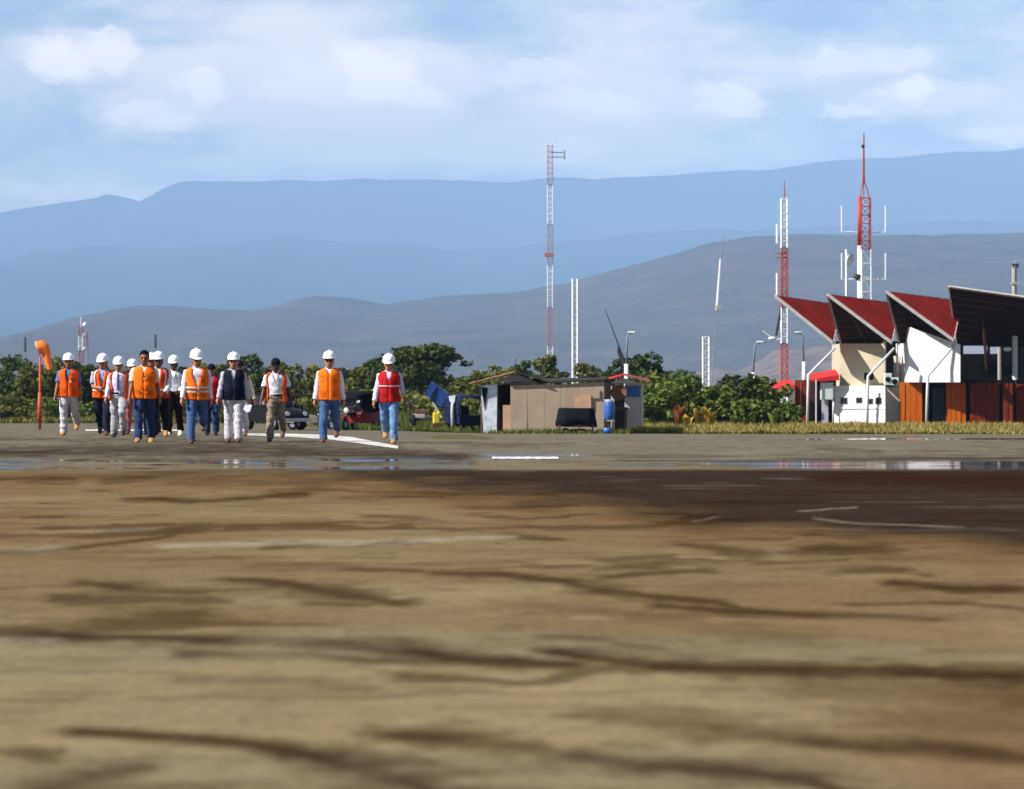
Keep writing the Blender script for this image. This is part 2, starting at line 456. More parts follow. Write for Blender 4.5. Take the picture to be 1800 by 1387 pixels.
col = lerp(col, c_tan, sstep(800, 850, PYc))
col = lerp(col, c_near, sstep(940, 1090, PYc + 120 * (big - .5)) * (1 - 0.8 * sstep(700, 1600, PXc + 300 * (big - .5)) * (1 - sstep(1050, 1250, PYc))))
col = lerp(col, c_brown, 0.34 * sstep(0.52, 0.68, big) * sstep(800, 860, PYc))
col = lerp(col, c_brown, 0.6 * (1 - sstep(0, 60, PYc - low)) * sstep(820, 840, PYc))
col = lerp(col, c_brown, .55 * sstep(1250, 1750, PXc + 500 * (big - .5)) * sstep(1120, 1240, PYc + 80 * (mid - .5)))  # vignette at the right painted into the asphalt colour
col = lerp(col, np.array(S(150, 142, 116)), .5 * sstep(.5, .66, fbm(RX * .35 + 21, RD * .5, 4, 151)) * sstep(980, 1080, PYc))
col = col * (1 + 0.35 * (mid - .5) + 0.16 * (fs2 - .5))[..., None]
col = lerp(col, c_strip * (1 + .3 * (mid - .5))[..., None], np.clip(strip, 0, 1) * .97)
scr = sstep(.60, .80, fbm(RX * .9 + wx, RD * 9 + RX * .8, 4, 111)) * sstep(.45, .62, fbm(RX * .5, RD * .4, 3, 113))       # pale scuffs
scr2 = sstep(.60, .80, fbm(RX * 1.3, RD * 11 - RX * .6, 4, 117)) * sstep(.42, .6, fbm(RX * .6 + 9, RD * .5, 3, 119))      # dark scuffs
col = lerp(col, c_pale, .16 * scr); col = lerp(col, c_tar, .24 * scr2)
col = col * (1 + .26 * hf + .16 * (fbm(RX * 3, RD * 2.2, 3, 121) - .5))[..., None]
col = lerp(col, c_tar, np.clip(dark * 1.1, 0, 1) * .88)
col = lerp(col, c_pale, np.clip(pale, 0, 1) * np.clip(.1 + 1.1 * brk + 1.5 * hf, 0, .8))
ywt = np.interp(PXc, [0, 900, 1000, 2000], [803, 803, 808, 808]); ywin = sstep(0, 7, PYc - ywt) * (1 - sstep(822, 828, PYc))
wn = fbm(RX * .55 + 3, RD * 1.5, 5, 131); wn2 = fbm(RX * .22 + 8, RD * .9, 4, 137)
cover = np.interp(PXc, [-300, 0, 150, 300, 560, 640, 820, 880, 1040, 1100, 1350, 1450, 1900, 2400], [.28, .40, .44, .46, .48, .66, .60, .15, .15, .42, .48, .64, .66, .3])
mirage = sstep(-.035, .035, (.62 * wn + .38 * wn2) - (.78 - .46 * cover)) * ywin  # where a glossy film is added to stand in for the mirage
mirage = np.maximum(mirage, sstep(-.03, .03, wn - .60) * sstep(796, 801, PYc) * (1 - sstep(804, 809, PYc)) * sstep(820, 880, PXc) * (1 - sstep(1010, 1060, PXc)))
mirage_edge = np.clip(sstep(-.12, .06, (.62 * wn + .38 * wn2) - (.78 - .46 * cover)), 0, 1) * sstep(797, 806, PYc) * (1 - sstep(825, 834, PYc))  # dark margin painted round the mirage film
col = lerp(col, c_strip * .85, mirage_edge * .7)
am = bpy.data.materials.new('worn_asphalt'); am.use_nodes = True
N, L = am.node_tree.nodes, am.node_tree.links
p = N['Principled BSDF']; p.inputs['Roughness'].default_value = 0.93; p.inputs['Specular IOR Level'].default_value = 0.0
va = N.new('ShaderNodeAttribute'); va.attribute_name = 'wear_vignette'
tc = N.new('ShaderNodeTexCoord')
n1 = N.new('ShaderNodeTexNoise'); n1.inputs['Scale'].default_value = 20; n1.inputs['Detail'].default_value = 6; n1.inputs['Roughness'].default_value = .7
L.new(tc.outputs['Object'], n1.inputs['Vector'])
rg = N.new('ShaderNodeMapRange'); rg.inputs['From Min'].default_value = .25; rg.inputs['From Max'].default_value = .75; rg.inputs['To Min'].default_value = .62; rg.inputs['To Max'].default_value = 1.38
L.new(n1.outputs['Fac'], rg.inputs['Value'])
mx = N.new('ShaderNodeMix'); mx.data_type = 'RGBA'; mx.blend_type = 'MULTIPLY'; mx.inputs[0].default_value = 1
L.new(va.outputs['Color'], mx.inputs[6]); L.new(rg.outputs[0], mx.inputs[7]); L.new(mx.outputs[2], p.inputs['Base Color'])
n2 = N.new('ShaderNodeTexNoise'); n2.inputs['Scale'].default_value = 60; n2.inputs['Detail'].default_value = 3
L.new(tc.outputs['Object'], n2.inputs['Vector'])
bp = N.new('ShaderNodeBump'); bp.inputs['Strength'].default_value = .35; bp.inputs['Distance'].default_value = .01
L.new(n2.outputs['Fac'], bp.inputs['Height']); L.new(bp.outputs[0], p.inputs['Normal'])
wa = N.new('ShaderNodeAttribute'); wa.attribute_name = 'mirage'
film = N.new('ShaderNodeBsdfPrincipled'); film.inputs['Base Color'].default_value = (.03, .024, .018, 1); film.inputs['Roughness'].default_value = .04; film.inputs['IOR'].default_value = 1.33  # added glossy film that mirrors the scene like a mirage
mpw = N.new('ShaderNodeMapping'); mpw.inputs['Scale'].default_value = (.9, 2.4, 1); L.new(tc.outputs['Object'], mpw.inputs[0])
nw = N.new('ShaderNodeTexNoise'); nw.inputs['Scale'].default_value = 3.0; nw.inputs['Detail'].default_value = 5; L.new(mpw.outputs[0], nw.inputs['Vector'])
bw = N.new('ShaderNodeBump'); bw.inputs['Strength'].default_value = .22; bw.inputs['Distance'].default_value = .01; L.new(nw.outputs['Fac'], bw.inputs['Height']); L.new(bw.outputs[0], film.inputs['Normal'])
mw = N.new('ShaderNodeMixShader'); L.new(wa.outputs['Fac'], mw.inputs[0]); L.new(p.outputs[0], mw.inputs[1]); L.new(film.outputs[0], mw.inputs[2]); L.new(mw.outputs[0], N['Material Output'].inputs['Surface'])
runway = grid_obj('runway', RX, RD, Zr + 0.004, am, attrs={'wear_vignette': col * 0.42, 'mirage': np.repeat(np.clip(mirage, 0, 1)[..., None], 3, 2)})

# hills and mountains: relief with the photographed skyline
def relief(name, ridge_px, Dr, front, back, mat_, amp, seed, ncol=420, nrow=46, base=-3.0, oct=5, rough=0.0, span=(-3200, 5000), ramp=0.4):
    px = np.linspace(span[0], span[1], ncol)
    ry = np.interp(px, [a for a, _ in ridge_px], [b for _, b in ridge_px])
    ry = ry + rough * (fbm(px * 0.02, px * 0, 5, seed + 3) - .5)
    ridge = (HORIZON - ry) / FPX * Dr + CAM_Z
    s = np.concatenate([np.linspace(0, 1, nrow), np.linspace(1, 2, 10)[1:]])
    PX_, S_ = np.meshgrid(px, s)
    X = (PX_ - CX) / FPX * Dr
    Y = np.where(S_ <= 1, Dr - front * (1 - S_), Dr + back * (S_ - 1))
    prof = np.where(S_ <= 1, np.clip(S_, 0, 1) ** 0.85, 1 - 0.75 * (S_ - 1) ** 1.3)
    gul = fbm(X / amp + 0.6 * S_, Y / (amp * 3.0), oct, seed, 0.45) - .5
    env = np.where(S_ <= 1, np.sin(np.clip(S_, 0, 1) * np.pi) ** 0.8, 0.0)
    Z = base + (ridge - base)[None, :] * prof * (1 + ramp * gul * env)
    return grid_obj(name, X, Y, Z, mat_)

def land_mat(name, c1, c2, c3, scale, speck):
    m = bpy.data.materials.new(name); m.use_nodes = True
    N, L = m.node_tree.nodes, m.node_tree.links
    p = N['Principled BSDF']; p.inputs['Roughness'].default_value = 1; p.inputs['Specular IOR Level'].default_value = 0
    tc = N.new('ShaderNodeTexCoord')
    a = N.new('ShaderNodeTexNoise'); a.inputs['Scale'].default_value = scale; a.inputs['Detail'].default_value = 8; a.inputs['Roughness'].default_value = .6
    b = N.new('ShaderNodeTexVoronoi'); b.inputs['Scale'].default_value = speck
    for t in (a, b): L.new(tc.outputs['Object'], t.inputs['Vector'])
    r = N.new('ShaderNodeValToRGB'); r.color_ramp.elements[0].position = .38; r.color_ramp.elements[1].position = .62
    r.color_ramp.elements[0].color = (*c1, 1); r.color_ramp.elements[1].color = (*c2, 1)
    L.new(a.outputs['Fac'], r.inputs['Fac'])
    g = N.new('ShaderNodeMapRange'); g.inputs['From Min'].default_value = .22; g.inputs['From Max'].default_value = .42; g.inputs['To Min'].default_value = .75; g.inputs['To Max'].default_value = 0
    L.new(b.outputs['Distance'], g.inputs['Value'])
    mx = N.new('ShaderNodeMix'); mx.data_type = 'RGBA'; L.new(g.outputs[0], mx.inputs[0]); L.new(r.outputs[0], mx.inputs[6]); mx.inputs[7].default_value = (*c3, 1)
    L.new(mx.outputs[2], p.inputs['Base Color'])
    return m
hill_m = land_mat('dry_scrub_hill', S(66, 62, 56), S(84, 76, 66), S(44, 50, 40), 0.006, 0.045)
mtn_m = land_mat('forest_mountain', S(38, 46, 40), S(54, 58, 48), S(34, 42, 36), 0.0005, 0.0014)
bluff_m = land_mat('bare_earth_bluff', S(88, 78, 70), S(108, 95, 86), S(66, 64, 54), 0.02, 0.035)
HILL = [(-3200, 560), (-1500, 640), (-700, 655), (0, 602), (90, 575), (200, 543), (270, 537), (330, 538), (390, 543), (450, 546), (480, 538), (520, 524), (560, 520), (620, 525), (680, 536), (780, 521), (900, 515), (1000, 495), (1100, 470), (1180, 445), (1250, 427), (1320, 414), (1400, 410), (1500, 411), (1600, 413), (1700, 412), (1800, 409), (2100, 400), (2600, 380), (3400, 430), (5000, 520)]
hill = relief('hill', HILL, 8600, 3400, 2400, hill_m, 620, 101, rough=8, ncol=520, ramp=.24)
RANGE = [(-3200, 430), (-1000, 470), (0, 458), (70, 441), (150, 434), (260, 440), (420, 428), (520, 415), (650, 430), (820, 440), (1000, 425), (1200, 405), (1500, 395), (1800, 385), (2600, 420), (5000, 460)]
foothills = relief('foothill_range', RANGE, 20400, 7000, 3000, mtn_m, 1500, 131, rough=16)
PEAKS = [(-3200, 330), (-1200, 352), (-300, 380), (0, 373), (90, 362), (185, 343), (215, 346), (248, 350), (300, 322), (330, 316), (420, 318), (600, 316), (900, 318), (1060, 312), (1250, 303), (1400, 292), (1550, 276), (1700, 266), (1800, 262), (2300, 250), (3400, 300), (5000, 330)]
mountains = relief('mountain_range', PEAKS, 27000, 7800, 4000, mtn_m, 2400, 151, rough=12)
bluff = relief('bare_bluff', [(-3200, 720), (1120, 700), (1200, 668), (1240, 648), (1262, 640), (1290, 652), (1325, 640), (1360, 618), (1400, 612), (1440, 604), (1500, 612), (1700, 650), (1900, 690), (5000, 700)], 4200, 480, 300, bluff_m, 100, 171, ncol=700, rough=14)

# hazy air over the plain
hz = MB().box((0, 14000, 1168), (92000, 40000, 2350))
haze = hz.build('haze')
haze['kind'] = 'stuff'
hm = bpy.data.materials.new('hazy_air'); hm.use_nodes = True
N, L = hm.node_tree.nodes, hm.node_tree.links
N.remove(N['Principled BSDF'])
pv = N.new('ShaderNodeVolumePrincipled')
pv.inputs['Color'].default_value = (0.40, 0.65, 1.0, 1)
pv.inputs['Density'].default_value = 0.70e-4
pv.inputs['Absorption Color'].default_value = (0, 0, 0, 1)
pv.inputs['Anisotropy'].default_value = -0.2
L.new(pv.outputs[0], N['Material Output'].inputs['Volume'])
haze.data.materials.append(hm)
# ------------------------------------------------------------------ terminal building on the right
def adopt(o, parent):
    o.parent = parent
    o.matrix_parent_inverse = Matrix.Translation(-parent.location)
    return o

M_red_roof = mat('red_roof_sheet', (0.20, 0.013, 0.008), rough=0.85, var=0.18, scale=0.8, detail=6, spec=0.08)
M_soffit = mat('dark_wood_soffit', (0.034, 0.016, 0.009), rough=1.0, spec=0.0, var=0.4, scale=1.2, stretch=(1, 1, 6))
M_batten = mat('brown_batten', (0.075, 0.030, 0.016), rough=0.8, var=0.3)
M_fascia = mat('grey_fascia', (0.40, 0.37, 0.34), rough=0.7, var=0.15, scale=3)
M_white = mat('white_render', (0.72, 0.71, 0.69), rough=0.85, var=0.05, scale=1.5, detail=6, bump=0.05)
M_beige = mat('beige_render', (0.46, 0.40, 0.27), rough=0.9, var=0.08, scale=1.2, detail=6, bump=0.05)
M_cream = mat('cream_render', (0.50, 0.45, 0.38), rough=0.9, var=0.08, scale=1.2)
M_orange_wood = mat('orange_wood', (0.40, 0.082, 0.006), rough=0.8, spec=.1, var=0.25, scale=2.0, stretch=(6, 6, 0.6), bump=0.1)
M_red_wood = mat('red_brown_wood', (0.13, 0.018, 0.006), rough=0.85, spec=.1, var=0.35, scale=2.0, stretch=(6, 6, 0.6), bump=0.1)
M_dark = mat('dark_interior', (0.008, 0.007, 0.007), rough=1.0, var=0.3, spec=0.0)  # near-black puts the shade of interiors and openings into the colour
M_glass = mat('dark_glass', (0.012, 0.013, 0.015), rough=0.35, var=0.1, spec=0.3)
M_pale_steel = mat('pale_painted_steel', (0.55, 0.54, 0.50), rough=0.55, var=0.12)
M_awning = mat('bright_red_awning', (0.46, 0.014, 0.012), rough=0.7, var=0.1)
M_ac = mat('ac_casing', (0.52, 0.58, 0.54), rough=0.5, var=0.08)
M_concrete = mat('concrete', (0.33, 0.30, 0.26), rough=0.9, var=0.15, scale=4, bump=0.1)

TD = 190.0
term = thing('terminal_building', gpt(1600, TD), 'low airport terminal with red folded roofs, white walls and orange wooden panels', 'building')
def tb(name, mb, m, parent=None, smooth=False):
    o = mb.build(name, m, None, smooth)
    adopt(o, term)
    return o
def swall(x0, y0, x1, y1, D, depth, sk):
    """Wall block whose face is turned towards the left by sk metres over its width."""
    return MB().prism([at(x0, y1, D + sk), at(x1, y1, D), at(x1, y0, D), at(x0, y0, D + sk)], (0, depth, 0))
def pbox(x0, y0, x1, y1, D, depth, bevel=0.0, mb=None):
    """Upright box whose front face spans the given photo rectangle at distance D."""
    a, b = at(x0, y1, D), at(x1, y0, D)
    mb = mb or MB()
    return mb.box(((a.x + b.x) / 2, D + depth / 2, (a.z + b.z) / 2), (abs(b.x - a.x), depth, abs(b.z - a.z)), bevel=bevel)

def plate(poly, t, mtop, mbot, name, under):
    """Flat folded-roof plate with a coloured top and a wooden underside."""
    a, b, c = poly; n = (b - a).cross(c - a).normalized()
    if n.z < 0: n = -n
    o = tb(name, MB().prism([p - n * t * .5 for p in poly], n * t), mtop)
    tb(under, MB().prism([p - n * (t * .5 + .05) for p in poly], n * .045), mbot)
    return n
UNITS = [((1362, 520), (1464, 602), 187.6), ((1455, 518), (1567, 602), 186.6), ((1558, 513), (1676, 598), 185.6)]
for ui, (A, V, D) in enumerate(UNITS):
    a = at(*A, D); v = at(*V, D - .5); c = at(V[0] + 14, A[1] + 17, D + 5.0); e = at(A[0] + 52, A[1] + 7, D + 4.6)
    poly = [a, v, c]
    n = plate(poly, .1, M_red_roof, M_soffit, 'roof_plate', 'soffit')
    for k in range(1, 9):          # seams down the red sheet
        t_ = k / 9
        tb('roof_seam', MB().tube([a.lerp(c, t_) + n * .07, v.lerp(c, t_) + n * .07], .028, 4), M_red_roof)
    edges = [(a, v, .24), (v, c, .12), (a, c, .10)]
    if ui > 0:
        pv_ = at(UNITS[ui - 1][1][0] + 14, UNITS[ui - 1][1][1] + 2, D + 3.6); bv = at(V[0] - 1, V[1] + 2, D + 3.6)
        a2 = a + Vector((.02, .12, -.05))
        tb('soffit', MB().prism([a2, pv_, bv], (0, .1, .05)), M_soffit)
        for k in range(1, 8):
            t_ = k / 8
            tb('batten', MB().tube([a2.lerp(pv_, t_) + Vector((0, -.05, -.03)), a2.lerp(bv, t_) + Vector((0, -.05, -.03))], .04, 4), M_batten)
        tb('rafter', MB().tube([a2.lerp(bv, .35), pv_.lerp(bv, .5)], .07, 4), M_batten)
        edges.append((a, pv_ , .15))
    for (p, q, t) in edges:
        m_ = MB(); dirv = (q - p).normalized(); up = Vector((0, 0, 1)); side = dirv.cross(up).normalized(); off = side * 0.06
        m_.add([p - off - up * t / 2, p + off - up * t / 2, p + off + up * t / 2, p - off + up * t / 2, q - off - up * t / 2, q + off - up * t / 2, q + off + up * t / 2, q - off + up * t / 2],
               [(0, 1, 2, 3), (7, 6, 5, 4), (0, 4, 5, 1), (1, 5, 6, 2), (2, 6, 7, 3), (3, 7, 4, 0)])
        tb('fascia', m_, M_fascia)
# the big canopy beyond the third fold: its dark underside faces the runway
D4 = 184.6
a = at(1668, 507, D4); b = at(1960, 548, D4); d = at(1682, 607, D4 + 6); c = at(1970, 612, D4 + 6)
m_ = MB(); m_.add([a, b, c, d, a + Vector((0, 0, .1)), b + Vector((0, 0, .1)), c + Vector((0, 0, .1)), d + Vector((0, 0, .1))], [(3, 2, 1, 0), (4, 5, 6, 7), (0, 1, 5, 4), (1, 2, 6, 5), (2, 3, 7, 6), (3, 0, 4, 7)])
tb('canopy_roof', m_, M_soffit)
for p, q, t in ((a, b, .18), (a, d, .16)):
    m_ = MB(); m_.tube([p + Vector((0, -.06, .1)), q + Vector((0, -.06, .1))], t / 2, 4); tb('fascia', m_, M_fascia)
for k in range(1, 8):
    v = k / 8
    m_ = MB(); m_.tube([a.lerp(d, v) - Vector((0, 0, .06)), b.lerp(c, v) - Vector((0, 0, .06))], .06, 4); tb('batten', m_, M_batten)
m_ = MB(); m_.tube([at(1727, 545, D4 + 1.5), at(1735, 660, D4 + 1.6)], .09, 6); tb('post', m_, M_soffit)
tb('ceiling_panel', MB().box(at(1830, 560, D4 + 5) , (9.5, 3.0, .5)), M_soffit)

# walls
BASE_Y = 758
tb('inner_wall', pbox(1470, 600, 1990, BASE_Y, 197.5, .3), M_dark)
tb('beige_wall', swall(1477, 604, 1556, 680, 188.6, 5.0, 1.5), M_beige)
tb('white_wall', swall(1467, 678, 1556, BASE_Y, 187.0, 6.0, 1.8), M_white)
tb('return_wall', pbox(1556.3, 681, 1581, BASE_Y, 188.4, 5.0), M_cream)
tb('wall_ledge', swall(1466, 716, 1556.5, 718.5, 186.94, .3, 1.8), M_white)
p0 = [at(1598, 672, 187.0), at(1688, 672, 185.9), at(1688, 606, 185.9), at(1600, 575, 187.0)]
tb('white_wall', MB().prism(p0, (0, 5.5, 0)), M_white)
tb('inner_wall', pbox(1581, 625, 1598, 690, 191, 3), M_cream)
for x, w, y, h in ((1478, 11, 699, 11), (1505, 10, 699, 9), (1526, 8, 701, 9), (1539, 10, 699, 11)):
    dw = lambda xx: 187.0 + 1.8 * (1556 - xx) / 89
    fr = tb('window', swall(x - 1, y - 1, x + w + 1, y + h + 1, dw(x + w + 1) - .03, .06, dw(x - 1) - dw(x + w + 1)), M_cream)
    o = swall(x, y, x + w, y + h, dw(x + w) - .045, .03, dw(x) - dw(x + w)).build('pane', M_glass); o.parent = fr
# panels of upright planks
def planks(x0, x1, y0, y1, D, m, w=9.5):
    n = max(1, round((x1 - x0) / w)); st = (x1 - x0) / n
    for i in range(n):
        dd = R.uniform(-.02, .02)
        tb('plank', swall(x0 + i * st + .35, y0 + R.uniform(-.6, .6), x0 + (i + 1) * st - .35, y1, D + dd + .03 * (n - 1 - i), .08, .05), m)
planks(1581, 1621, 672, BASE_Y, 187.3, M_orange_wood)
planks(1663, 1698, 672, BASE_Y, 187.3, M_orange_wood)
tb('doorway', pbox(1621, 674, 1663, BASE_Y, 188.2, .2), M_dark)  # black sheet paints in the shade of the doorway
tb('door_leaf', pbox(1640, 682, 1652, BASE_Y, 187.9, .08), mat('dark_green_door', (.02, .03, .022), var=.2))
tb('door_leaf', pbox(1653, 682, 1662, BASE_Y, 187.9, .08), mat('dark_green_door', (.02, .03, .022), var=.2))
planks(1705, 1757, 673, BASE_Y, 187.0, M_red_wood, 10.5)
planks(1763, 1781, 673, BASE_Y, 187.0, M_red_wood, 10)
planks(1786, 1960, 675, BASE_Y, 187.0, M_red_wood, 11)
tb('recess', pbox(1698, 673, 1990, BASE_Y, 187.6, .2), M_dark)  # black sheet behind the planks, gap shade put into its colour
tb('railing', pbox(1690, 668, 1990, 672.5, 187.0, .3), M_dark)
tb('clerestory_window', pbox(1694, 608, 1735, 622, 196.9, .1), mat('hazy_window', (.42, .47, .55), rough=.3, var=.1))
tb('clerestory_window', pbox(1741, 610, 1757, 622, 196.9, .1), mat('hazy_window', (.42, .47, .55)))
tb('column', MB().tube([at(1784, 760, 189), at(1784, 556, 189)], .17, 10), M_pale_steel)
tb('column', MB().tube([at(1757, 760, 193), at(1757, 610, 193)], .12, 10), M_concrete)
tb('column', MB().tube([at(1578, 690, 190), at(1577, 604, 190)], .08, 8), M_pale_steel)
tb('column', MB().tube([at(1555, 690, 188.7), at(1555, 600, 188.7)], .09, 8), M_fascia)
o = tb('wall_lamp', MB().ball(at(1771, 614, 188.6), .26, sc=(1, .7, .55)), mat('pale_lamp_globe', (.75, .73, .68), rough=.4), smooth=True)
# left wing: red panel, recess, awnings, hanging white unit
planks(1397, 1418, 668, 750, 188.6, M_red_wood, 10.5)
tb('recess', pbox(1418, 668, 1470, 752, 190.2, .3), M_dark)  # black backing paints in the shade of the recess
tb('column', pbox(1445, 702, 1456, 752, 188.8, .35), mat('lilac_column', (.42, .38, .46), var=.1))
tb('maroon_panel', pbox(1424, 672, 1436, 750, 189.6, .15), mat('dark_maroon', (.05, .012, .018), var=.2))
tb('hanging_unit', pbox(1443, 672, 1465, 703, 188.2, .5, bevel=.05), M_ac)
for (x0, y0, x1, y1, D) in ((1426, 670, 1475, 659, 188.0), (1353, 687, 1397, 677, 188.0)):
    a = at(x0, y0 - 3, D); b = at(x1, y1, D)
    v = [a, b, b + Vector((0, 2.2, .35)), a + Vector((0, 2.2, .35))]
    low = Vector((0, 0, -.28))
    vs = v + [v[0] + low * .5, v[1] + low * 1.2, v[2], v[3]]
    m_ = MB(); m_.add(vs, [(0, 1, 2, 3), (4, 5, 1, 0), (5, 6, 2, 1), (7, 4, 0, 3)]); tb('awning', m_, M_awning)
    tb('awning_post', MB().tube([Vector((a.x + .3, D, gz(a.x, D))), Vector((a.x + .3, D, a.z))], .04, 6), M_pale_steel)
for x, y, s_ in ((1561, 668, 18), (1573, 672, 11)):
    ac = tb('air_conditioner', pbox(x - 6, y - s_ / 2 - 3, x + 7, y + s_ / 2, 187.9, .4, bevel=.03), M_ac)
    o = MB().tube([at(x, y - 1, 187.86), at(x, y - 1, 187.9)], .17, 14).build('fan_grille', M_dark); o.parent = ac
tb('rubble', pbox(1520, 655, 1536, 668, 188.0, .5, bevel=.1), M_dark)
# cranked struts that carry the low corners
for x0, xk, yk, x1, y1 in ((1419, 1421, 659, 1468, 612), (1524, 1526, 661, 1572, 612), (1628, 1631, 661, 1678, 606)):
    m_ = MB(); D = 185.4
    m_.tube([at(x0, 760, D), at(xk, yk, D), at((xk + x1) / 2, (yk + y1) / 2, D + .4), at(x1, y1, D + .6)], [.085, .085, .075, .07], 8)
    tb('strut', m_, M_pale_steel, smooth=True)

# ------------------------------------------------------------------ masts, poles and lamps
M_hazed_red = mat('hazed_red', (0.34, 0.13, 0.12), rough=.7, var=.2)  # mast red paled, distance haze put into the colour
M_mast_red = mat('mast_red', (0.36, 0.045, 0.03), rough=0.6, var=0.2)
M_mast_white = mat('mast_white', (0.70, 0.70, 0.68), rough=0.6, var=0.1)
M_mast_grey = mat('mast_grey', (0.20, 0.21, 0.22), rough=0.6, var=0.1)
M_dark_metal = mat('dark_metal', (0.03, 0.03, 0.035), rough=0.6, var=0.2)
M_dish = mat('dish_white', (0.75, 0.74, 0.70), rough=0.5, var=0.05)

def lattice(mb, p0, p1, w0, w1, n, r, diag=True):
    """Four-legged lattice between two points."""
    p0, p1 = Vector(p0), Vector(p1)
    corners = [(-1, -1), (1, -1), (1, 1), (-1, 1)]
    def pt(t, c): w = (w0 + (w1 - w0) * t) / 2; return p0.lerp(p1, t) + Vector((c[0] * w, c[1] * w, 0))
    for c in corners: mb.tube([pt(0, c), pt(1, c)], r, 4)
    for i in range(n + 1):
        t = i / n
        for k in range(4): mb.tube([pt(t, corners[k]), pt(t, corners[(k + 1) % 4])], r * .6, 3, cap=False)
        if diag and i < n:
            for k in range(4):
                a_, b_ = corners[k], corners[(k + 1) % 4]
                if i % 2: a_, b_ = b_, a_
                mb.tube([pt(t, a_), pt((i + 1) / n, b_)], r * .6, 3, cap=False)
    return mb

def mast(label, px, D, w, bands, group=None, base_y=None, lean=0.0, r=0.045, extras=(), name='lattice_mast'):
    """bands: (y_top, y_bottom, material) in photo rows, last one reaching the ground."""
    g = gpt(px, D)
    t = thing(name, g, label, 'mast', group)
    for (y0, y1, m) in bands:
        zt = at(px, y0, D).z - g.z; zb = 0 if y1 is None else at(px, y1, D).z - g.z
        n = max(1, round((zt - zb) / (w * 1.15)))
        m_ = lattice(MB(), (lean * zb, 0, zb), (lean * zt, 0, zt), w, w, n, r)
        m_.build('mast_section', m, t)
    return t, g
def loc(px, y, D, g): return at(px, y, D) - g

# tall striped mast behind the hut
D = 400
t, g = mast('tall slender red and white lattice mast rising behind the tan hut', 967, D, .66, [(256, 325, M_hazed_red), (325, 395, M_mast_white), (395, 466, M_hazed_red), (466, 541, M_mast_white), (541, 608, M_hazed_red), (608, None, M_mast_white)], r=.045)
MB().tube([loc(972, 258, D, g), loc(972, 234, D, g)], .05, 5).build('lightning_rod', M_mast_white, t)
m_ = MB()
for y in (268, 276): m_.tube([loc(968, y, D, g), loc(992, y, D, g)], .07, 5)
m_.tube([loc(992, 264, D, g), loc(992, 280, D, g)], .1, 5); m_.build('antenna_arm', M_mast_grey, t)
m_ = MB(); m_.box(loc(965, 448, D, g), (1.2, .8, .5)); m_.build('equipment_box', M_hazed_red, t)
# two white poles close together
D = 262
g = gpt(1011, D)
t = thing('twin_pole', g, 'pair of plain white poles tied by rungs behind the tan hut', 'pole')
for x in (1007, 1015.5): MB().tube([Vector((loc(x, 700, D, g).x, 0, 0)), Vector((loc(x, 490, D, g).x, 0, loc(x, 490, D, g).z))], .10, 8).build('pole', M_mast_white, t)
for y in range(500, 690, 13): MB().tube([loc(1007, y, D, g), loc(1015.5, y + 4, D, g)], .035, 4).build('rung', M_mast_white, t)
# leaning slim mast and short lattice mast above the bushes
D = 300
g = gpt(1246, D); t = thing('leaning_mast', g, 'thin pole leaning right, its upper half white, against the grey hill', 'pole')
P = lambda x, y: loc(x, y, D, g)
MB().tube([P(1246, 740), P(1260, 545)], .05, 6).build('pole_base', M_mast_grey, t)
MB().tube([P(1260, 545), P(1266.5, 455)], [.13, .09], 6).build('pole_shaft', M_mast_white, t)
MB().tube([P(1266.5, 455), P(1271.5, 415)], [.07, .04], 5).build('whip', M_mast_grey, t)
MB().box(P(1263, 540), (.5, .3, .35)).build('equipment_box', M_concrete, t)
mast('short white lattice mast standing up out of the green bushes', 1241, 250, .5, [(592, None, M_mast_white)], r=.055)
# banded mast left of the terminal roofs
D = 238
t, g = mast('red and white banded lattice mast just left of the first red roof', 1378.5, D, .46, [(349, 436, M_mast_white), (436, 540, M_mast_red), (540, 604, M_mast_white), (604, 680, M_mast_red), (680, None, M_mast_white)], r=.055)
P = lambda x, y: loc(x, y, D, g)
MB().tube([P(1379, 350), P(1379, 318)], [.07, .03], 5).build('lightning_rod', M_mast_red, t)
for y0, y1 in ((394, 428), (480, 520)): MB().tube([P(1366, y0), P(1366, y1)], .085, 6).build('whip_antenna', M_mast_white, t)
for y in (444, 452): MB().tube([P(1363, y), P(1384, y)], .09, 5).build('antenna_arm', M_mast_grey, t)
MB().tube([P(1374, 540), P(1364, 590)], [.13, .10], 6).build('brace', M_dark_metal, t)
MB().tube([P(1376, 594), P(1362, 598), P(1340, 581)], .045, 5).build('lamp_arm', M_mast_white, t)
MB().ball(P(1357, 595), .30, sc=(1, .5, .45)).build('lamp_head', M_dish, t, True)
# the broadcasting mast behind the second roof
D = 262
g = gpt(1516, D); t = thing('antenna_tower', g, 'red and white antenna tower with side dipoles and spire behind the terminal', 'antenna tower')
P = lambda x, y: loc(x, y, D, g)
base = Vector((P(1511, 700).x, 0, 0))
MB().tube([P(1511, 432), P(1511.5, 346)], .19, 10).build('column_section', M_mast_red, t, True)
MB().tube([base, P(1511, 432)], .19, 10).build('column_section', M_mast_white, t, True)
lattice(MB(), P(1521.5, 438), P(1521.5, 348), .78, .78, 6, .055).build('lattice_section', M_mast_red, t)
lattice(MB(), Vector((P(1523, 600).x, 0, 0)), P(1522, 438), .82, .78, 12, .05).build('lattice_section', M_mast_white, t)
for (x0) in (1512, 1518, 1528): MB().tube([P(x0, 347), P(1518, 312)], .05, 4).build('spire_leg', M_mast_red, t)
MB().tube([P(1518, 318), P(1518.5, 234)], [.12, .05], 6).build('spire', M_mast_red, t)
MB().ball(P(1517, 257), .16).build('beacon', M_dark_metal, t)
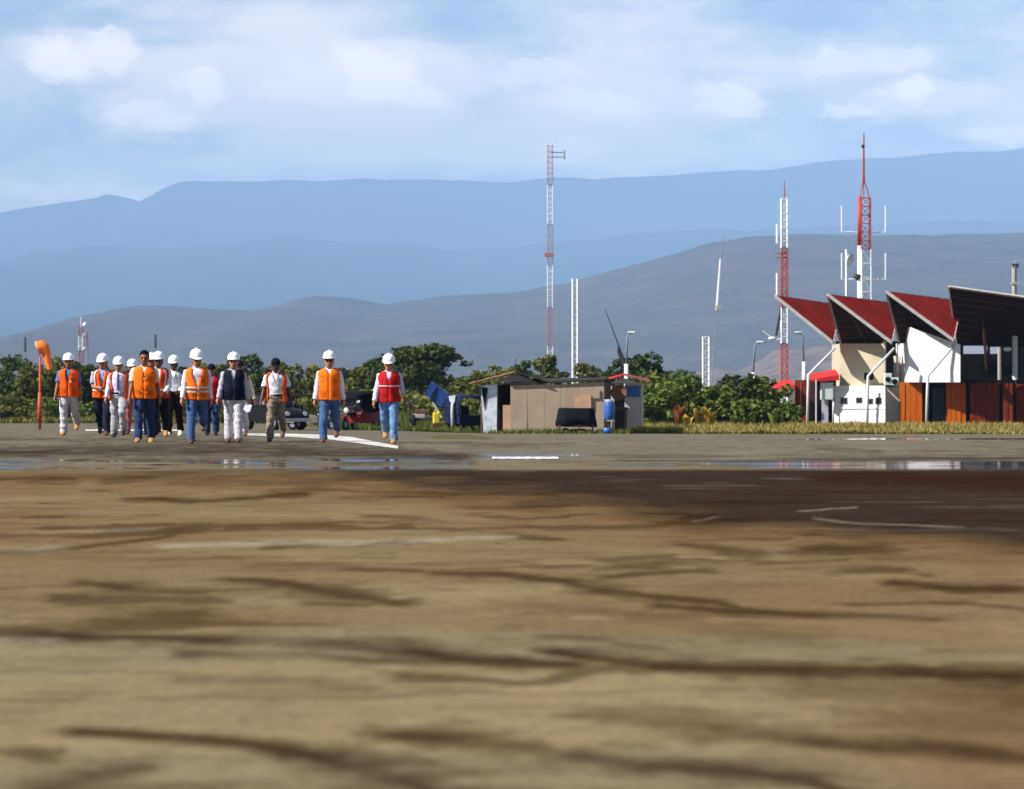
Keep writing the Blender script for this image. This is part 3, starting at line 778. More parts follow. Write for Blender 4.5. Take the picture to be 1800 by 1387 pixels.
for y in (380, 425):
    for s_ in (-1, 1): MB().ball(P(1521 + 8 * s_, y), .13).build('clamp', M_dark_metal, t)
for sx in (-1, 1):
    for yt, yb in ((362, 408), (445, 491)):
        xo = 1518 + sx * 38.5
        m_ = MB(); m_.tube([P(xo, yt), P(xo, yb), P(xo - sx * 20, yb)], .07, 5); m_.tube([P(xo - sx * 20, yb), P(1518, yb)], .03, 4); m_.build('dipole', M_mast_white, t)
MB().tube([P(1508, 482), P(1505, 489)], .33, 12).build('drum', M_dark_metal, t)
MB().ball(P(1507, 487), .26).build('drum_mount', M_dark_metal, t)
# dish pole beside it
D = 250
g = gpt(1488, D); t = thing('dish_pole', g, 'white pole with a tilted white dish beside the antenna tower', 'pole')
P = lambda x, y: loc(x, y, D, g)
MB().tube([Vector((0, 0, 0)), P(1488, 438)], .11, 8).build('pole', M_mast_white, t)
MB().tube([P(1489, 440), P(1491, 420)], .03, 5).build('whip', M_mast_grey, t)
m_ = MB(); c0 = P(1494, 456); ax = Vector((.75, -.6, -.25)).normalized(); s1 = ax.cross(Vector((0, 0, 1))).normalized(); s2 = s1.cross(ax)
rs = []
for k, (o_, r_) in enumerate(((-.22, .08), (-.18, .22), (-.08, .38), (.05, .48), (.0, .42))): rs.append([c0 + ax * o_ + s1 * (math.cos(q * math.pi / 8) * r_) + s2 * (math.sin(q * math.pi / 8) * r_) for q in range(16)])
m_.rings(rs); m_.build('dish', M_dish, t, True)
MB().tube([P(1488, 456), c0 - ax * .2], .06, 5).build('dish_bracket', M_mast_grey, t)
# mast on the left horizon
D = 320
t, g = mast('small red and white mast with discs at the far left', 142, D, .42, [(573, 590, M_hazed_red), (590, 617, M_mast_white), (617, 640, M_hazed_red), (640, None, M_mast_white)], r=.035)
P = lambda x, y: loc(x, y, D, g)
MB().tube([P(142, 575), P(142, 557)], .04, 5).build('lightning_rod', M_mast_white, t)
for y in (571, 590, 614): MB().ball(P(149, y), .24, sc=(1, .5, 1)).build('dish', M_dish, t, True)
D = 330
g = gpt(153.5, D); t = thing('thin_mast', g, 'thin rust coloured pole beside the far left mast', 'pole')
MB().tube([Vector((0, 0, 0)), loc(153.5, 610, D, g)], .09, 6).build('pole_base', M_mast_grey, t)
MB().tube([loc(153.5, 610, D, g), loc(153.5, 583, D, g)], [.09, .05], 6).build('pole_shaft', M_mast_red, t)
# far poles low on the hill at left
for px, y0, y1, lab in ((44, 592, 618, 'dark distant post on the left hill above the scrub, leftmost'), (273, 588, 612, 'dark distant post on the hill above the bareheaded man')):
    D = 420
    g = gpt(px, D); t = thing('utility_post', g, lab, 'post')
    MB().tube([Vector((0, 0, 0)), loc(px, y1, D, g)], .08, 5).build('pole', M_mast_grey, t)
    MB().tube([loc(px, y1, D, g), loc(px, y0, D, g)], [.20, .17], 6).build('transformer', mat('smudged_grey', (.07, .075, .085), var=.1), t)
# concrete post behind the canopy
D = 215
g = gpt(1783, D); t = thing('concrete_post', g, 'concrete post with dark cross fitting above the right-hand canopy', 'post')
P = lambda x, y: loc(x, y, D, g)
MB().tube([Vector((0, 0, 0)), P(1783, 468)], [.2, .17], 8).build('post', M_concrete, t)
MB().box(P(1785, 467), (.45, .3, .28)).build('fitting', M_dark_metal, t)
MB().tube([P(1783, 470), P(1784, 458)], .06, 5).build('pin', M_concrete, t)
MB().box(P(1783, 498), (.42, .42, .14)).build('band', M_concrete, t)
# street lamps
def lamp(px, D, ytop, ymid, arm, label):
    g = gpt(px, D); t = thing('street_lamp', g, label, 'street lamp', 'street lamps in front of the hill')
    P = lambda x, y: loc(x, y, D, g)
    MB().tube([Vector((0, 0, 0)), P(px, ymid)], [.14, .115], 8).build('pole_base', M_mast_white, t, True)
    MB().tube([P(px, ymid), P(px + arm * .12, ytop + 8), P(px + arm * .3, ytop + 2), P(px + arm, ytop)], [.06, .05, .045, .035], 6).build('pole_shaft', M_mast_grey, t, True)
    MB().box(P(px + arm * .55, ytop), (.42, .2, .1), bevel=.03).build('lamp_head', M_dish, t)
lamp(1101, 172, 584, 640, 17, 'street lamp with bent arm right of the tan hut')
lamp(1324, 185, 601, 655, 22, 'street lamp with bent arm standing in the bushes left of the banded mast')
lamp(1413, 205, 584, 636, -18, 'street lamp with arm pointing left, beside the first red roof')
# dark slanted pole with a drooping flag
D = 180
g = gpt(1102, D); t = thing('slanted_pole', g, 'dark slanted pole with a drooping dark pennant behind the hut', 'pole')
P = lambda x, y: loc(x, y, D, g)
MB().tube([P(1108, 756), P(1096, 630), P(1064, 545)], [.07, .05, .02], 5).build('pole', M_dark_metal, t)
m_ = MB(); m_.prism([P(1087, 603), P(1099, 632), P(1102, 650), P(1092, 640), P(1085, 618)], (0, .05, 0)); m_.build('pennant', M_dark_metal, t)
# ------------------------------------------------------------------ vegetation
def leaf_mat(name, c1, c2, rough=0.6):
    m = bpy.data.materials.new(name); m.use_nodes = True
    N, L = m.node_tree.nodes, m.node_tree.links
    p = N['Principled BSDF']; p.inputs['Roughness'].default_value = rough; p.inputs['Specular IOR Level'].default_value = 0.15
    g = N.new('ShaderNodeNewGeometry'); r = N.new('ShaderNodeValToRGB')
    r.color_ramp.elements[0].color = (*c1, 1); r.color_ramp.elements[1].color = (*c2, 1)
    L.new(g.outputs['Random Per Island'], r.inputs['Fac']); L.new(r.outputs[0], p.inputs['Base Color'])
    tr = N.new('ShaderNodeBsdfTranslucent'); L.new(r.outputs[0], tr.inputs['Color'])
    mx = N.new('ShaderNodeMixShader'); mx.inputs[0].default_value = 0.22
    L.new(p.outputs[0], mx.inputs[1]); L.new(tr.outputs[0], mx.inputs[2]); L.new(mx.outputs[0], N['Material Output'].inputs['Surface'])
    return m
LEAF_DARK = leaf_mat('dark_green_leaves', (0.022, 0.040, 0.007), (0.075, 0.098, 0.016))
LEAF_OLIVE = leaf_mat('olive_leaves', (0.055, 0.066, 0.010), (0.165, 0.165, 0.026))
LEAF_BRIGHT = leaf_mat('bright_green_leaves', (0.040, 0.078, 0.010), (0.150, 0.185, 0.028))
LEAF_YELLOW = leaf_mat('yellowing_leaves', (0.22, 0.17, 0.02), (0.42, 0.28, 0.03))
LEAF_RUST = leaf_mat('rust_leaves', (0.20, 0.06, 0.012), (0.30, 0.11, 0.02))
GRASS_DRY = leaf_mat('dry_grass', (0.28, 0.185, 0.042), (0.34, 0.29, 0.085), 0.9)
GRASS_GREEN = leaf_mat('green_grass', (0.05, 0.075, 0.014), (0.13, 0.135, 0.028), 0.9)
BARK = mat('bark', (0.07, 0.05, 0.035), rough=0.95, var=0.3, scale=5)

NP = np.random.default_rng(5)
def quads_mesh(name, C, size, material, aspect=0.55, up=0.35, parent=None):
    """Cloud of leaf-sized rhombic faces, each folded along its midrib."""
    n = len(C)
    d = NP.normal(size=(n, 3)); d[:, 2] = d[:, 2] * .6 - .1; d /= np.linalg.norm(d, axis=1)[:, None]
    nn = NP.normal(size=(n, 3)); nn[:, 2] += up * 3; nn -= d * (nn * d).sum(1)[:, None]; nn /= np.linalg.norm(nn, axis=1)[:, None]
    w = np.cross(d, nn)
    s = size * NP.uniform(.6, 1.35, n)[:, None]
    V = np.stack([C - d * s, C + w * s * aspect - nn * s * .12, C + d * s, C - w * s * aspect - nn * s * .12], 1).reshape(-1, 3)
    me = bpy.data.meshes.new(name); F = np.arange(4 * n).reshape(n, 4)
    me.vertices.add(4 * n); me.vertices.foreach_set('co', V.astype(np.float32).ravel())
    tri = np.stack([F[:, [0, 1, 2]], F[:, [0, 2, 3]]], 1).reshape(-1, 3)
    me.loops.add(tri.size); me.loops.foreach_set('vertex_index', tri.ravel().astype(np.int32))
    me.polygons.add(len(tri)); me.polygons.foreach_set('loop_start', np.arange(0, tri.size, 3, dtype=np.int32))
    me.materials.append(material); me.update(); me.validate()
    o = bpy.data.objects.new(name, me); COL.objects.link(o)
    if parent is not None: o.parent = parent
    return o

def lobes_points(lobes, n):
    """Points through the outer half of a set of ellipsoidal clumps."""
    vol = np.array([l[3] * l[4] * l[5] for l in lobes]) ** .7; cnt = (n * vol / vol.sum()).astype(int)
    out = []
    for l, c in zip(lobes, cnt):
        v = NP.normal(size=(c, 3)); v /= np.linalg.norm(v, axis=1)[:, None]
        v *= NP.uniform(.35, 1.06, (c, 1)) ** .5
        out.append(np.array(l[:3]) + v * np.array(l[3:6]))
    return np.concatenate(out)

def tree(name, px, D, ytop, wpx, leaf, label, cat='tree', group=None, n=2200, size=.17, trunk=0.3, flat=1.0, lobes=20, skirt=0.0, loose=False):
    g = gpt(px, D); k = FPX / D
    H = at(px, ytop, D).z - g.z; Rr = wpx / k / 2
    t = thing(name, g, label, cat, group)
    zc = H * (trunk + (1 - trunk) * .5); rz = H * (1 - trunk) * .5
    L_ = [(R.uniform(-.2, .2) * Rr, 0, zc, Rr * .6, Rr * .6, rz * R.uniform(.6, .85))]
    for i in range(lobes):
        a = 2 * math.pi * i / lobes * 1.0 + R.uniform(-.4, .4); e = R.uniform(-.8, 1.0)
        rr = math.sqrt(max(0, 1 - e * e * .8)) * Rr * R.uniform(.45, .98)
        s_ = R.uniform(.10, .30) if loose else R.uniform(.14, .42)
        if loose: rr *= 1.2; e *= 1.1
        zz = zc + e * rz * .74
        L_.append((math.cos(a) * rr, math.sin(a) * rr, zz, Rr * s_, Rr * s_, min(Rr, rz * 1.3) * s_ * R.uniform(.55, .85) * flat))
    pts = lobes_points(L_, n)
    if skirt: pts = np.concatenate([pts, np.stack([NP.uniform(-Rr * .9, Rr * .9, n // 5), NP.uniform(-Rr * .6, Rr * .6, n // 5), NP.uniform(0, zc, n // 5)], 1)])
    top_ = np.percentile(pts[:, 2], 99.5)
    pts[:, 2] *= np.where(pts[:, 2] > 0, H / max(top_, .1), 1)
    pts = pts[pts[:, 2] > 0.03]
    quads_mesh('crown', pts, size, leaf, parent=t)
    m_ = MB(); m_.tube([(0, 0, -.1), (R.uniform(-.1, .1), 0, zc * .5), (R.uniform(-.2, .2), 0, zc)], [Rr * .07 + .05, Rr * .05 + .04, .03], 7)
    for i in range(5):
        a = R.uniform(0, 6.28); z0 = zc * R.uniform(.35, .8)
        m_.tube([(0, 0, z0), (math.cos(a) * Rr * .35, math.sin(a) * Rr * .35, z0 + rz * .4), (math.cos(a) * Rr * .7, math.sin(a) * Rr * .7, z0 + rz * .8)], [.06, .04, .015], 5)
    m_.build('trunk', BARK, t, True)
    return t

SCRUB = 'scrub along the far edge of the runway'
# left scrub belt, each shrub on its own (x, top row, width, distance, leaf)
left_scrub = [(-45, 622, 96, 246, LEAF_DARK), (22, 627, 84, 250, LEAF_DARK), (75, 630, 76, 247, LEAF_OLIVE), (118, 637, 62, 252, LEAF_DARK), (168, 643, 66, 250, LEAF_DARK), (215, 648, 62, 254, LEAF_OLIVE),
              (268, 650, 70, 250, LEAF_OLIVE), (322, 648, 60, 252, LEAF_DARK), (377, 640, 60, 248, LEAF_OLIVE), (432, 626, 84, 244, LEAF_DARK), (487, 640, 70, 250, LEAF_OLIVE), (537, 644, 72, 246, LEAF_OLIVE),
              (590, 650, 64, 252, LEAF_DARK), (632, 646, 60, 246, LEAF_OLIVE)]
wheres = ['at the left edge of the picture', 'left of the windsock', 'right behind the windsock', 'behind the leftmost walker', 'behind the walker in light blue sleeves', 'behind the walker with the tie', 'behind the bareheaded walker', 'behind the white and red vested walker', 'between the two middle walkers', 'above the dark navy vest, the tallest on the left', 'behind the man in the black cap', 'between the capped man and the blue-jeaned walker', 'right of the walker in blue jeans', 'left of the big dark tree']
for (px, yt, w, D, lf), wh in zip(left_scrub, wheres):
    kind = {LEAF_DARK.name: 'dark green', LEAF_OLIVE.name: 'olive green'}[lf.name]
    tree('scrub_bush', px, D, yt, w * 1.25, lf, kind + ' scrub bush ' + wh, 'bush', SCRUB, n=2300, size=.19, trunk=.0, skirt=1)
low_scrub = [(10, 692, 70, 234, LEAF_OLIVE), (110, 696, 74, 235, LEAF_BRIGHT), (190, 700, 60, 236, LEAF_OLIVE), (330, 702, 60, 235, LEAF_OLIVE), (395, 690, 70, 232, LEAF_OLIVE), (470, 690, 60, 234, LEAF_OLIVE), (560, 694, 70, 205, LEAF_OLIVE), (640, 690, 70, 190, LEAF_OLIVE)]
wheres = ['at the left frame edge', 'behind the leftmost walker', 'behind the second walker', 'behind the red vests', 'left of the navy vest', 'above the dark jeep', 'above the black three-wheeler', 'above the red three-wheeler']
for (px, yt, w, D, lf), wh in zip(low_scrub, wheres):
    tree('low_shrub', px, D, yt, w * 1.3, lf, 'low yellowish green shrub ' + wh, 'shrub', 'low shrubs in front of the scrub', n=1300, size=.16, trunk=0, skirt=1)
# trees behind the huts
tree('acacia_tree', 742, 236, 607, 176, LEAF_DARK, 'broad dark green flat-topped tree behind the blue tub', n=5200, size=.2, trunk=.34, flat=.8, lobes=26)
tree('acacia_tree', 668, 240, 634, 74, LEAF_DARK, 'smaller dark tree just right of the red vested walker', n=2000, size=.19, trunk=.25)
tree('broadleaf_tree', 800, 222, 668, 90, LEAF_OLIVE, 'light olive bush under the broad dark tree', 'bush', n=2200, trunk=0, skirt=1)
tree('broadleaf_tree', 868, 232, 646, 92, LEAF_OLIVE, 'olive tree behind the left end of the tin roof', n=2400, trunk=.1)
tree('broadleaf_tree', 915, 240, 636, 62, LEAF_DARK, 'dark small tree behind the tin roof ridge', n=1700, trunk=.1)
tree('broadleaf_tree', 968, 226, 626, 66, LEAF_OLIVE, 'droopy pale olive tree at the foot of the tall mast', n=2200, trunk=.15)
tree('broadleaf_tree', 1042, 236, 640, 80, LEAF_OLIVE, 'olive tree behind the twin white poles', n=2200, trunk=.12)
tree('broadleaf_tree', 1112, 225, 624, 112, LEAF_DARK, 'dark spreading tree behind the slanted pole', n=3600, trunk=.2, size=.19)
tree('broadleaf_tree', 1160, 205, 655, 80, LEAF_OLIVE, 'olive bush right of the blue-signed booth roof', 'bush', n=2000, trunk=0, skirt=1)
tree('palm_sapling', 825, 215, 690, 60, LEAF_OLIVE, 'pale shrub between the tub and the hut', 'shrub', n=1200, trunk=0, skirt=1)
# the thicket that closes the view behind the single trees
def thicket(px0, px1, D, ytop, n, leaf, label):
    px = NP.uniform(px0, px1, n); dd = D + NP.uniform(0, 14, n); X = (px - CX) / FPX * dd
    k = FPX / D; H = (at(0, 0, D).z * 0 + (HORIZON - ytop) / FPX * D + CAM_Z) - gz(X, dd)
    H = H * (.55 + .75 * fbm(X * .22, X * 0 + D, 4, 301))
    C = np.stack([X, dd, gz(X, dd) + H * NP.uniform(0, 1, n) ** .8], 1)
    return tag(quads_mesh('thicket', C, .24, leaf), label, 'thicket', kind='stuff')
thicket(-150, 1240, 268, 652, 22000, LEAF_DARK, 'continuous dark thicket far behind the runway')
thicket(560, 1200, 210, 690, 9000, LEAF_OLIVE, 'low olive undergrowth behind the huts')
thicket(-150, 560, 262, 690, 12000, LEAF_OLIVE, 'low olive undergrowth below the left scrub')
# bright bushes between the booth and the terminal
for (px, yt, w, D, lf, lab) in [
        (1150, 690, 76, 162, LEAF_BRIGHT, 'bright green bush right beside the booth'), (1185, 664, 100, 166, LEAF_BRIGHT, 'tall round bright green bush left of the short lattice mast'),
        (1222, 690, 52, 168, LEAF_OLIVE, 'olive bush at the foot of the short lattice mast'), (1268, 682, 70, 164, LEAF_BRIGHT, 'mid green bush right of the short lattice mast'),
        (1300, 660, 84, 176, LEAF_DARK, 'dark green bush left of the bush-bound street lamp'), (1348, 664, 80, 178, LEAF_BRIGHT, 'leafy green bush right of the bush-bound street lamp'),
        (1320, 704, 70, 160, LEAF_BRIGHT, 'low bright bush in front of the lamp'), (1372, 706, 62, 162, LEAF_BRIGHT, 'low fresh green bush left of the red wooden panel')]:
    tree('green_bush', px, D, yt, w * 1.15, lf, lab, 'bush', 'bushes left of the terminal', n=1900, size=.15, trunk=0.08, skirt=.6, loose=True, lobes=30)

def frond_plant(px, D, ytop, leaf, label, n=9, spread=.7):
    g = gpt(px, D); t = thing('broad_leaf_plant', g, label, 'plant', 'yellowing plants at the grass edge')
    H = at(px, ytop, D).z - g.z
    for i in range(n):
        a = R.uniform(0, 6.28); L_ = H * R.uniform(.7, 1.0); out = spread * R.uniform(.3, 1)
        pts = [(math.cos(a) * out * s_ ** 1.6, math.sin(a) * out * s_ ** 1.6, L_ * (s_ - .28 * s_ ** 3) / .72) for s_ in (0, .25, .5, .75, 1)]
        wd = [.03, .12, .17, .13, .01]; side = Vector((-math.sin(a), math.cos(a), 0))
        vs = []
        for p, w_ in zip(pts, wd): vs += [Vector(p) - side * w_, Vector(p) + Vector((0, 0, .03)), Vector(p) + side * w_]
        fs = []
        for q in range(4):
            for e in (0, 1): fs.append((q * 3 + e, q * 3 + e + 1, q * 3 + e + 4, q * 3 + e + 3))
        new_obj('leaf', vs, fs, leaf, t, True)
    return t
frond_plant(1192, 158, 708, LEAF_RUST, 'rust brown withered plant at the foot of the round bush', n=10, spread=.6)
frond_plant(1229, 156, 712, LEAF_YELLOW, 'tall yellow leaved plant below the short lattice mast', n=11, spread=.8)
frond_plant(1249, 155, 714, LEAF_YELLOW, 'low yellow leaved plant right of the taller yellow one', n=10, spread=.8)
frond_plant(1207, 154, 728, LEAF_YELLOW, 'small yellow plant between the rust and yellow ones', n=8, spread=.5)
frond_plant(1362, 156, 722, LEAF_BRIGHT, 'light green broad leaved plant near the red panel', n=9, spread=.8)

# grass: tufts of blades
def grass(name, px_rng, D_fn, n, hfun, leaf, label, wfac=.022):
    px = NP.uniform(px_rng[0], px_rng[1], n); D0, D1 = D_fn
    D = D0 + (D1 - D0) * NP.uniform(0, 1, n) ** 1.1
    X = (px - CX) / FPX * D
    if D0 < 200: D = np.maximum(D, np.interp(X, EDGE_X, EDGE_D) + .25)
    Z = gz(X, D)
    clump = fbm(X * .8, D * .25, 3, 201)
    keep = clump > NP.uniform(.2, .5, n); X, D, Z, clump = X[keep], D[keep], Z[keep], clump[keep]; n = len(X)
    h = hfun(X, D) * NP.uniform(.5, 1.2, n) * (.5 + clump)
    a = NP.uniform(0, 6.28, n); lean = NP.normal(size=(n, 2)) * .3
    w = h * .05 + wfac * 1.6
    B = np.stack([X, D, Z], 1); sd = np.stack([np.cos(a), np.sin(a), 0 * a], 1) * w[:, None]
    T = B + np.stack([lean[:, 0] * h, lean[:, 1] * h, h], 1)
    V = np.stack([B - sd, B + sd, T], 1).reshape(-1, 3)
    me = bpy.data.meshes.new(name)
    me.vertices.add(3 * n); me.vertices.foreach_set('co', V.astype(np.float32).ravel())
    me.loops.add(3 * n); me.loops.foreach_set('vertex_index', np.arange(3 * n, dtype=np.int32))
    me.polygons.add(n); me.polygons.foreach_set('loop_start', np.arange(0, 3 * n, 3, dtype=np.int32))
    me.materials.append(leaf); me.update(); me.validate()
    o = bpy.data.objects.new(name, me); COL.objects.link(o)
    return tag(o, label, 'grass', kind='stuff')
hr = lambda X, D: np.interp(D, [118, 126, 145, 170, 190], [.10, .18, .36, .48, .42])
grass('dry_grass', (1118, 1990), (122, 185), 46000, hr, GRASS_DRY, 'dry yellow grass strip in front of the terminal')
grass('green_grass', (1110, 1990), (122, 180), 24000, lambda X, D: hr(X, D) * .9, GRASS_GREEN, 'green tufts in the dry grass strip by the terminal')
grass('dry_grass', (-120, 620), (231, 262), 26000, lambda X, D: np.interp(D, [230, 240, 260], [.35, .8, 1.1]), GRASS_DRY, 'ochre grass along the far left edge of the runway', .03)
grass('green_grass', (-120, 620), (230.5, 256), 26000, lambda X, D: np.interp(D, [230, 240, 260], [.3, .9, 1.4]), GRASS_GREEN, 'green weeds along the far left edge of the runway', .035)
grass('green_grass', (560, 1130), (128, 200), 26000, lambda X, D: np.interp(D, [128, 150, 200], [.12, .5, .9]), GRASS_GREEN, 'green weeds around the parked three-wheelers and huts')
grass('green_grass', (1116, 1200), (121.5, 126), 2500, lambda X, D: .28 + 0 * X, GRASS_GREEN, 'dark green weeds at the kerbless edge by the booth')
# ------------------------------------------------------------------ mirage stand-in sheet and painted markings on the runway
wm = bpy.data.materials.new('mirage_film'); wm.use_nodes = True  # glossy film for the mirage stand-in, no real water
N, L = wm.node_tree.nodes, wm.node_tree.links
p = N['Principled BSDF']; p.inputs['Base Color'].default_value = (.035, .028, .022, 1); p.inputs['Roughness'].default_value = .03; p.inputs['IOR'].default_value = 1.33
tc = N.new('ShaderNodeTexCoord'); mp = N.new('ShaderNodeMapping'); mp.inputs['Scale'].default_value = (.8, 2.6, 1)
nz = N.new('ShaderNodeTexNoise'); nz.inputs['Scale'].default_value = 3.2; nz.inputs['Detail'].default_value = 5
L.new(tc.outputs['Object'], mp.inputs[0]); L.new(mp.outputs[0], nz.inputs['Vector'])
bp = N.new('ShaderNodeBump'); bp.inputs['Strength'].default_value = .26; bp.inputs['Distance'].default_value = .01
L.new(nz.outputs['Fac'], bp.inputs['Height']); L.new(bp.outputs[0], p.inputs['Normal'])

MIRAGE_N = [0]
def mirage_sheet(x0, x1, yc, hpx, seed, label, lvl=None, n=64):
    """Irregular glossy sheet added on the asphalt to stand in for a mirage."""
    up, dn = [], []; MIRAGE_N[0] += 1; zz = .010 + .0012 * MIRAGE_N[0]
    for i in range(n + 1):
        t = i / n; px = x0 + (x1 - x0) * t
        env = math.sin(math.pi * min(max(t, 0.0), 1.0)) ** .45
        w = hpx * env * (.25 + 1.1 * float(fbm(np.array(px * .035), np.array(seed * 3.1), 4, seed)))
        c = yc + hpx * .5 * (float(fbm(np.array(px * .012), np.array(seed * 1.7), 3, seed + 9)) - .5)
        up.append((px, c - w / 2)); dn.append((px, c + w / 2))
    def pt(px, py):
        z0 = zz if lvl is None else lvl
        D = (CAM_Z - z0) * FPX / (py - HORIZON); return Vector(((px - CX) / FPX * D, D, z0))
    vs = [pt(*q) for q in up] + [pt(*q) for q in dn]
    fs = [(i, i + n + 1, i + n + 2, i + 1) for i in range(n)]
    o = new_obj('mirage_sheet', vs, fs, wm); o['kind'] = 'structure'; o['group'] = 'mirage reflections on the runway'
    return o
mirage_sheet(1400, 1930, 772.5, 5.5, 23, 'mirage reflection strip along the grass edge by the terminal', lvl=-.722)

M_paint = mat('worn_white_paint', (0.20, 0.18, 0.145), rough=0.9, col2=(0.56, 0.545, 0.50), scale=2.6, detail=9, spec=.05)
_r = M_paint.node_tree.nodes['Color Ramp'].color_ramp; _r.elements[0].position = .36; _r.elements[1].position = .54
def marking(pts, label):
    """Painted line: left and right edges given as photo points on the ground."""
    def pt(px, py):
        Ds = np.linspace(20, 235, 4000); Xs = (px - CX) / FPX * Ds
        ys = HORIZON + (CAM_Z - gz(Xs, Ds)) * FPX / Ds
        D = float(Ds[np.argmax(ys <= py)]); X = (px - CX) / FPX * D
        return Vector((X, D, float(gz(X, D)) + .013))
    up, dn = pts; n = len(up)
    ja = lambda q: (q[0], q[1] + R.uniform(-.1, .1))
    up = [pt(*ja(q)) for q in up]; dn = [pt(*ja(q)) for q in dn]; m = 10; vs = []
    for k in range(m + 1):
        for a, b in zip(up, dn):
            v = a.lerp(b, k / m); v.z = float(gz(v.x, v.y)) + .013; vs.append(v)
    o = new_obj('painted_line', vs, [(r * n + i, (r + 1) * n + i, (r + 1) * n + i + 1, r * n + i + 1) for r in range(m) for i in range(n - 1)], M_paint)
    tag(o, label, 'marking'); o['kind'] = 'structure'
xs = np.linspace(430, 700, 60)
upc = np.interp(xs, [430, 520, 575, 620, 700], [763.0, 763.4, 765.5, 769.5, 785.5]); dnc = np.interp(xs, [430, 520, 575, 620, 700], [766.5, 769.5, 773, 779, 790])
marking(([(x, y) for x, y in zip(xs, upc)], [(x, y) for x, y in zip(xs, dnc)]), 'white painted line widening towards the walker in blue jeans')
xs = np.linspace(150, 320, 12)
marking(([(x, 755.2) for x in xs], [(x, 758.6) for x in xs]), 'white painted line behind the group on the left')
xs = np.linspace(865, 982, 14)
marking(([(x, 804.2 + .6 * math.sin(x)) for x in xs], [(x, 808.3 + .6 * math.cos(x * 1.7)) for x in xs]), 'short white dash in the middle of the runway')

# ------------------------------------------------------------------ huts
M_tan = mat('tan_board', (0.35, 0.265, 0.185), rough=.9, var=.13, scale=.9, detail=8, bump=.1)
M_tan2 = mat('pinkish_board', (0.48, 0.30, 0.18), rough=.9, var=.15, scale=2)
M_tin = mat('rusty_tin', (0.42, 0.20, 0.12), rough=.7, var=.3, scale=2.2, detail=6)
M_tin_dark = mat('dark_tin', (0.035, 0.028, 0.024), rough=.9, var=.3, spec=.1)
M_tarp = mat('pale_tarp', (0.55, 0.58, 0.62), rough=.7, var=.2, scale=2.5, bump=.4)
M_black = mat('black_cloth', (0.010, 0.011, 0.014), rough=.95, var=.3, spec=.05)
M_blue = mat('blue_plastic', (0.03, 0.10, 0.34), rough=.45, var=.15)
M_blue_paint = mat('blue_paint', (0.015, 0.05, 0.20), rough=.5, var=.2)
M_brown = mat('dark_brown_wood', (0.10, 0.055, 0.03), rough=.9, var=.3)
M_yellow = mat('yellow_plastic', (0.75, 0.55, 0.03), rough=.5, var=.08)
M_red = mat('red_paint', (0.20, 0.010, 0.008), rough=.5, var=.2, spec=.2)
M_tyre = mat('tyre', (0.012, 0.012, 0.012), rough=.9, var=.2, spec=.1)
M_rim = mat('steel_rim', (0.42, 0.42, 0.42), rough=.4, metal=.6, var=.1)
M_chrome = mat('bright_trim', (0.72, 0.72, 0.70), rough=.25, metal=.5, var=.05)
M_sack = mat('grey_sack', (0.40, 0.39, 0.37), rough=.95, var=.2, scale=5, bump=.4)
M_canvas = mat('black_canvas', (0.005, 0.0055, 0.007), rough=.95, var=.2, spec=.08)

HD = 134.0
def hut(name, px, label, cat='hut'):
    return thing(name, gpt(px, HD), label, cat)
def part(t, name, mb, m, smooth=False):
    o = mb.build(name, m, None, smooth); adopt(o, t); return o
def gy(px, D): return HORIZON + (CAM_Z - float(gz((px - CX) / FPX * D, D))) * FPX / D + .3

# tin-roofed hut
t = hut('tin_roofed_hut', 890, 'small hut with rusty tin gable roof and pale tarp wall')
yb = gy(890, HD)
ridge0, ridge1 = at(905, 654, HD - .3), at(909, 654, HD + 3.2)
el0, el1 = at(825, 675, HD - .3), at(831, 675, HD + 3.2); er0, er1 = at(962, 672, HD - .3), at(968, 672, HD + 3.2)
nb = 9
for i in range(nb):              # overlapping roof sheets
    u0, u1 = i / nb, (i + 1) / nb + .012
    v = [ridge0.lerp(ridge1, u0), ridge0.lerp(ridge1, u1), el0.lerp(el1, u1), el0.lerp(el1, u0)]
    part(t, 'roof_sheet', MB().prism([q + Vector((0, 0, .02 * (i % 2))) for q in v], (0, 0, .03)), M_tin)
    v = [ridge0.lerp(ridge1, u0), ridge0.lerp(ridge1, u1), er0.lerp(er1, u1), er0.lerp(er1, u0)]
    part(t, 'roof_sheet', MB().prism([q + Vector((0, 0, .02 * (i % 2))) for q in v], (0, 0, .03)), M_tin_dark)  # slope away from the sun, shade put into the darker tin colour
part(t, 'gable', MB().prism([at(868, 671, HD), at(905, 656.5, HD), at(943, 671, HD)], (0, .06, 0)), mat('grey_board', (.22, .21, .20), var=.15))
part(t, 'tarp_wall', MB().prism([at(845, 678, HD), at(874, 675, HD), at(873, yb, HD), at(850, yb, HD)], (0, .05, 0)), M_tarp)
part(t, 'inner_wall', pbox(850, 676, 935, yb, HD + 2.8, .08), M_dark)
part(t, 'half_door', pbox(884, 712, 898, yb, HD - .06, .05), M_tan2)
for x in (847, 875, 899): part(t, 'post', MB().tube([at(x, yb, HD + .1), at(x, 673, HD + .1)], .045, 6), M_brown)
part(t, 'tarp_fold', MB().prism([at(846, 680, HD - .03), at(858, 682, HD - .03), at(852, 720, HD - .03), at(849, 700, HD - .03)], (0, .02, 0)), M_black)
